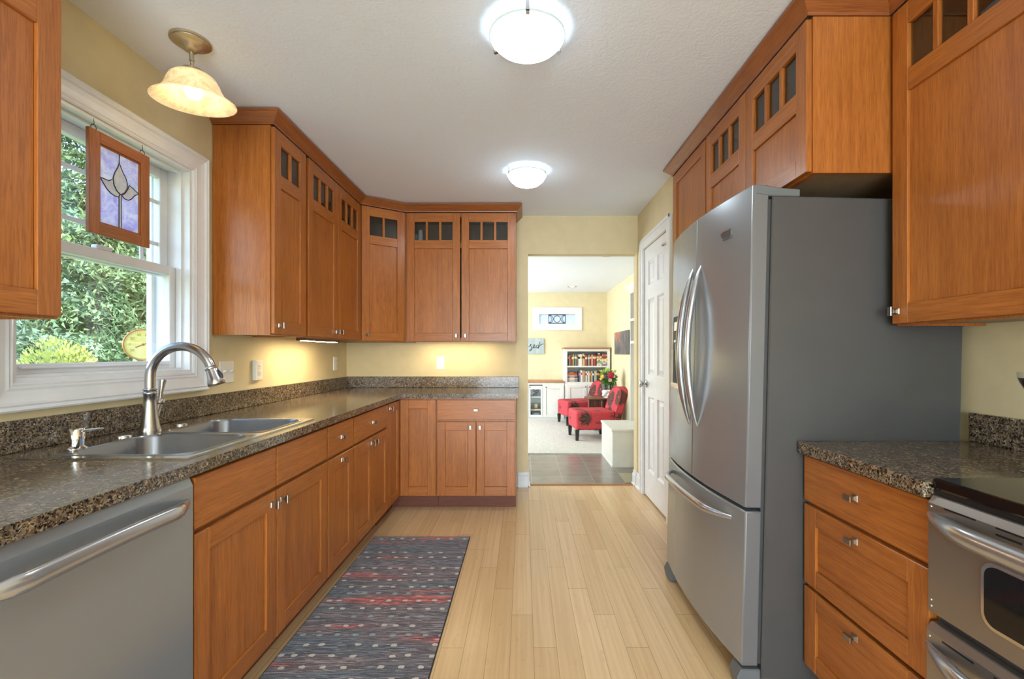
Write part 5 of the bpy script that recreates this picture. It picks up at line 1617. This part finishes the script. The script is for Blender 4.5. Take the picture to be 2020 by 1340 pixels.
# wall sign and picture
sn = thing('word_sign', 'blue grey board sign with black handwritten lettering on the den wall', 'sign', (-0.30, DENY, 1.215))
obj('board', MB().box(0, 0.692, -0.030, -0.001, 0, 0.30), 'sign_board', sn, 0.003)
def stroke(pts):  # pixel strokes of the visible letters; origin at the board's lower right corner
    return [(0.692 - (1073 - x_) / 102.3, -0.031, (698 - y_) / 102.3) for x_, y_ in pts]
def smooth(pts, k=6):
    out = []
    P = [pts[0]] + list(pts) + [pts[-1]]
    for i in range(1, len(P) - 2):
        for j in range(k):
            t = j / k; p0, p1, p2, p3 = P[i - 1], P[i], P[i + 1], P[i + 2]
            out.append(tuple(0.5 * (2 * p1[q] + (-p0[q] + p2[q]) * t + (2 * p0[q] - 5 * p1[q] + 4 * p2[q] - p3[q]) * t * t + (-p0[q] + 3 * p1[q] - 3 * p2[q] + p3[q]) * t ** 3) for q in (0, 1)))
    out.append(pts[-1]); return out
for pts in ([(1042.5, 684), (1045, 681.5), (1047.3, 678.5), (1046.6, 682), (1048.6, 686), (1048.2, 690), (1045.6, 692.4), (1044.6, 690.5), (1047.5, 688.5), (1050.5, 686)],
            [(1050.5, 686), (1053.5, 683), (1055, 680.5), (1053.2, 679.8), (1051.6, 683), (1052.6, 686.2), (1055, 685.5), (1057.5, 683.5)],
            [(1061.5, 681.2), (1059.3, 680.8), (1057.4, 684), (1058.4, 686.2), (1061.5, 683.5), (1064.5, 676), (1065.2, 674.8), (1062.8, 680), (1061, 687.6), (1063.2, 683.5), (1067, 679.4), (1071.3, 678.2)]):
    m = MB(); m.tube(stroke(smooth(pts)), 0.0052, 6, flat=(1, 1)); obj('lettering', m, 'ink', sn)
pc = thing('canvas_picture', 'dark canvas picture with orange highlights on the den side wall', 'picture', (DENX, 6.86, 1.212))
obj('canvas', MB().box(-0.035, -0.001, 0, 1.065, 0, 0.372), 'art_print', pc, 0.003)
for x_, y_, lab in ((0.856, 8.02, 'small recessed ceiling downlight in the den, near the leaded window'), (1.0, 5.44, 'small recessed ceiling downlight just beyond the doorway')):
    t = thing('recessed_downlight', lab, 'ceiling light', (x_, y_, DENZ))
    m = MB(); m.lathe([(0.040, -0.004), (0.085, -0.006), (0.088, -0.0005)], (0, 0, 0), 28, cap=(False, False)); obj('trim_ring', m, 'antique_brass', t)
    m = MB(); m.lathe([(0.001, -0.0042), (0.042, -0.0042), (0.042, -0.0008)], (0, 0, 0), 24); obj('lens', m, 'downlight_lens', t)

# ------------------------------------------------------------------ garden seen through the sink window
GZ = -0.6
struct('ground_lawn', MB().box(-40, -1.79, -8, 45, GZ - 0.1, GZ), 'lawn')
fn = thing('garden_fence', 'weathered grey board fence behind the trees', 'fence', (-12.6, 4.0, GZ))
m = MB()
for i in range(110): m.box(0, 0.02, i * 0.15, i * 0.15 + 0.146, 0.05, 1.95)
obj('boards', m, 'fence_wood', fn)
m = MB()
for i in range(9): m.box(0.02, 0.11, i * 2.05, i * 2.05 + 0.09, 0, 2.0)
obj('posts', m, 'fence_wood', fn)

def conifer(loc, H, R, label, mat, n_br, seed, base=1.0, dens=95):
    rnd = random.Random(seed)
    t = thing('conifer', label, 'tree', loc, 0, 'trees outside the sink window')
    m = MB(); m.tube([(0, 0, 0), (0.05, 0, H * 0.5), (0, 0, H * 0.97)], [0.11, 0.07, 0.012], 10); 
    fo = MB()
    for b in range(n_br):
        u = rnd.random() ** 1.15
        z = base + (H - base) * u
        Lb = R * (1 - u) ** 0.75 * rnd.uniform(0.65, 1.1) + 0.15
        az = rnd.uniform(0, 2 * PI)
        ca, sa = math.cos(az), math.sin(az)
        droop = rnd.uniform(0.1, 0.4)
        if b % 4 == 0:
            m.tube([(0, 0, z), (ca * Lb * 0.5, sa * Lb * 0.5, z - droop * Lb * 0.25), (ca * Lb, sa * Lb, z - droop * Lb)], [0.02, 0.012, 0.004], 5)
        nl = int(dens * (0.4 + Lb / R))
        for q in range(nl):
            w = rnd.uniform(0.2, 1.05)
            s = rnd.gauss(0, 0.16) * Lb * (1.15 - 0.6 * w) + rnd.gauss(0, 0.05)
            px, py = ca * Lb * w - sa * s, sa * Lb * w + ca * s
            pz = z - droop * Lb * w * w - abs(s) * 0.3 + rnd.gauss(0, 0.06)
            l_ = rnd.uniform(0.06, 0.14); wd = rnd.uniform(0.005, 0.013)
            dx, dy, dz = ca + rnd.gauss(0, 0.6), sa + rnd.gauss(0, 0.6), rnd.gauss(-0.35, 0.5)
            k = l_ / math.sqrt(dx * dx + dy * dy + dz * dz); dx *= k; dy *= k; dz *= k
            ox, oy, oz = -sa * wd + rnd.gauss(0, 0.01), ca * wd + rnd.gauss(0, 0.01), rnd.gauss(0, 0.025)
            fo.v += [(px - ox, py - oy, pz - oz), (px + dx * 0.6 - ox, py + dy * 0.6 - oy, pz + dz * 0.6), (px + dx, py + dy, pz + dz), (px + ox, py + oy, pz + oz)]
            k0 = len(fo.v) - 4
            fo.f.append([k0, k0 + 1, k0 + 2, k0 + 3]); fo.mi.append(0); fo.sm.append(False)
    for q in range(3000):
        u = rnd.random(); z = base - 0.2 + (H - base) * u * 0.8
        rr = R * (1 - u * 0.8) * 0.62 * math.sqrt(rnd.random()); az = rnd.uniform(0, 2 * PI)
        c0 = Vector((rr * math.cos(az), rr * math.sin(az), z))
        a_ = Vector((rnd.gauss(0, 1), rnd.gauss(0, 1), rnd.gauss(0, 1))).normalized() * rnd.uniform(0.08, 0.2)
        b_ = Vector((rnd.gauss(0, 1), rnd.gauss(0, 1), rnd.gauss(0, 1))).normalized() * rnd.uniform(0.014, 0.03)
        fo.add([c0 - a_, c0 - b_, c0 + a_, c0 + b_], [(0, 1, 2, 3)])
    obj('trunk', m, 'bark', t); obj('foliage', fo, mat, t)
conifer((-8.7, 6.9, GZ), 8.0, 1.9, 'blue green conifer seen at the near side of the sink window', 'blue_green', 300, 1, 1.6)
conifer((-8.2, 8.7, GZ), 8.6, 2.1, 'tall green conifer in the middle of the window view', 'conifer_green', 380, 2, 1.7)
conifer((-8.9, 10.6, GZ), 8.2, 2.0, 'dense green conifer seen at the far side of the sink window', 'conifer_green', 340, 3, 1.6)
conifer((-11.3, 9.0, GZ), 9.0, 2.3, 'blue green conifer standing behind, next to the fence', 'blue_green', 300, 4, 1.5, 70)
conifer((-10.8, 12.6, GZ), 8.4, 2.3, 'green conifer at the far end of the fence', 'conifer_green', 300, 5, 1.5, 70)
sh_ = thing('garden_shrub', 'bright yellow green shrub below the sink window', 'shrub', (-4.1, 4.0, GZ))
random.seed(21)
m = MB()
for i in range(10):
    a = 2.4 * i; m.tube([(0.03 * math.cos(a), 0.03 * math.sin(a), 0), (0.2 * math.cos(a), 0.2 * math.sin(a), 0.9), (0.28 * math.cos(a), 0.28 * math.sin(a), 1.6)], [0.012, 0.009, 0.004], 5)
obj('stems', m, 'bark', sh_)
m = MB(); leaves(m, 9000, (0, 0, 1.22), (0.36, 0.36, 0.74), 0.04, 0.4); obj('foliage', m, 'shrub_yellow', sh_)
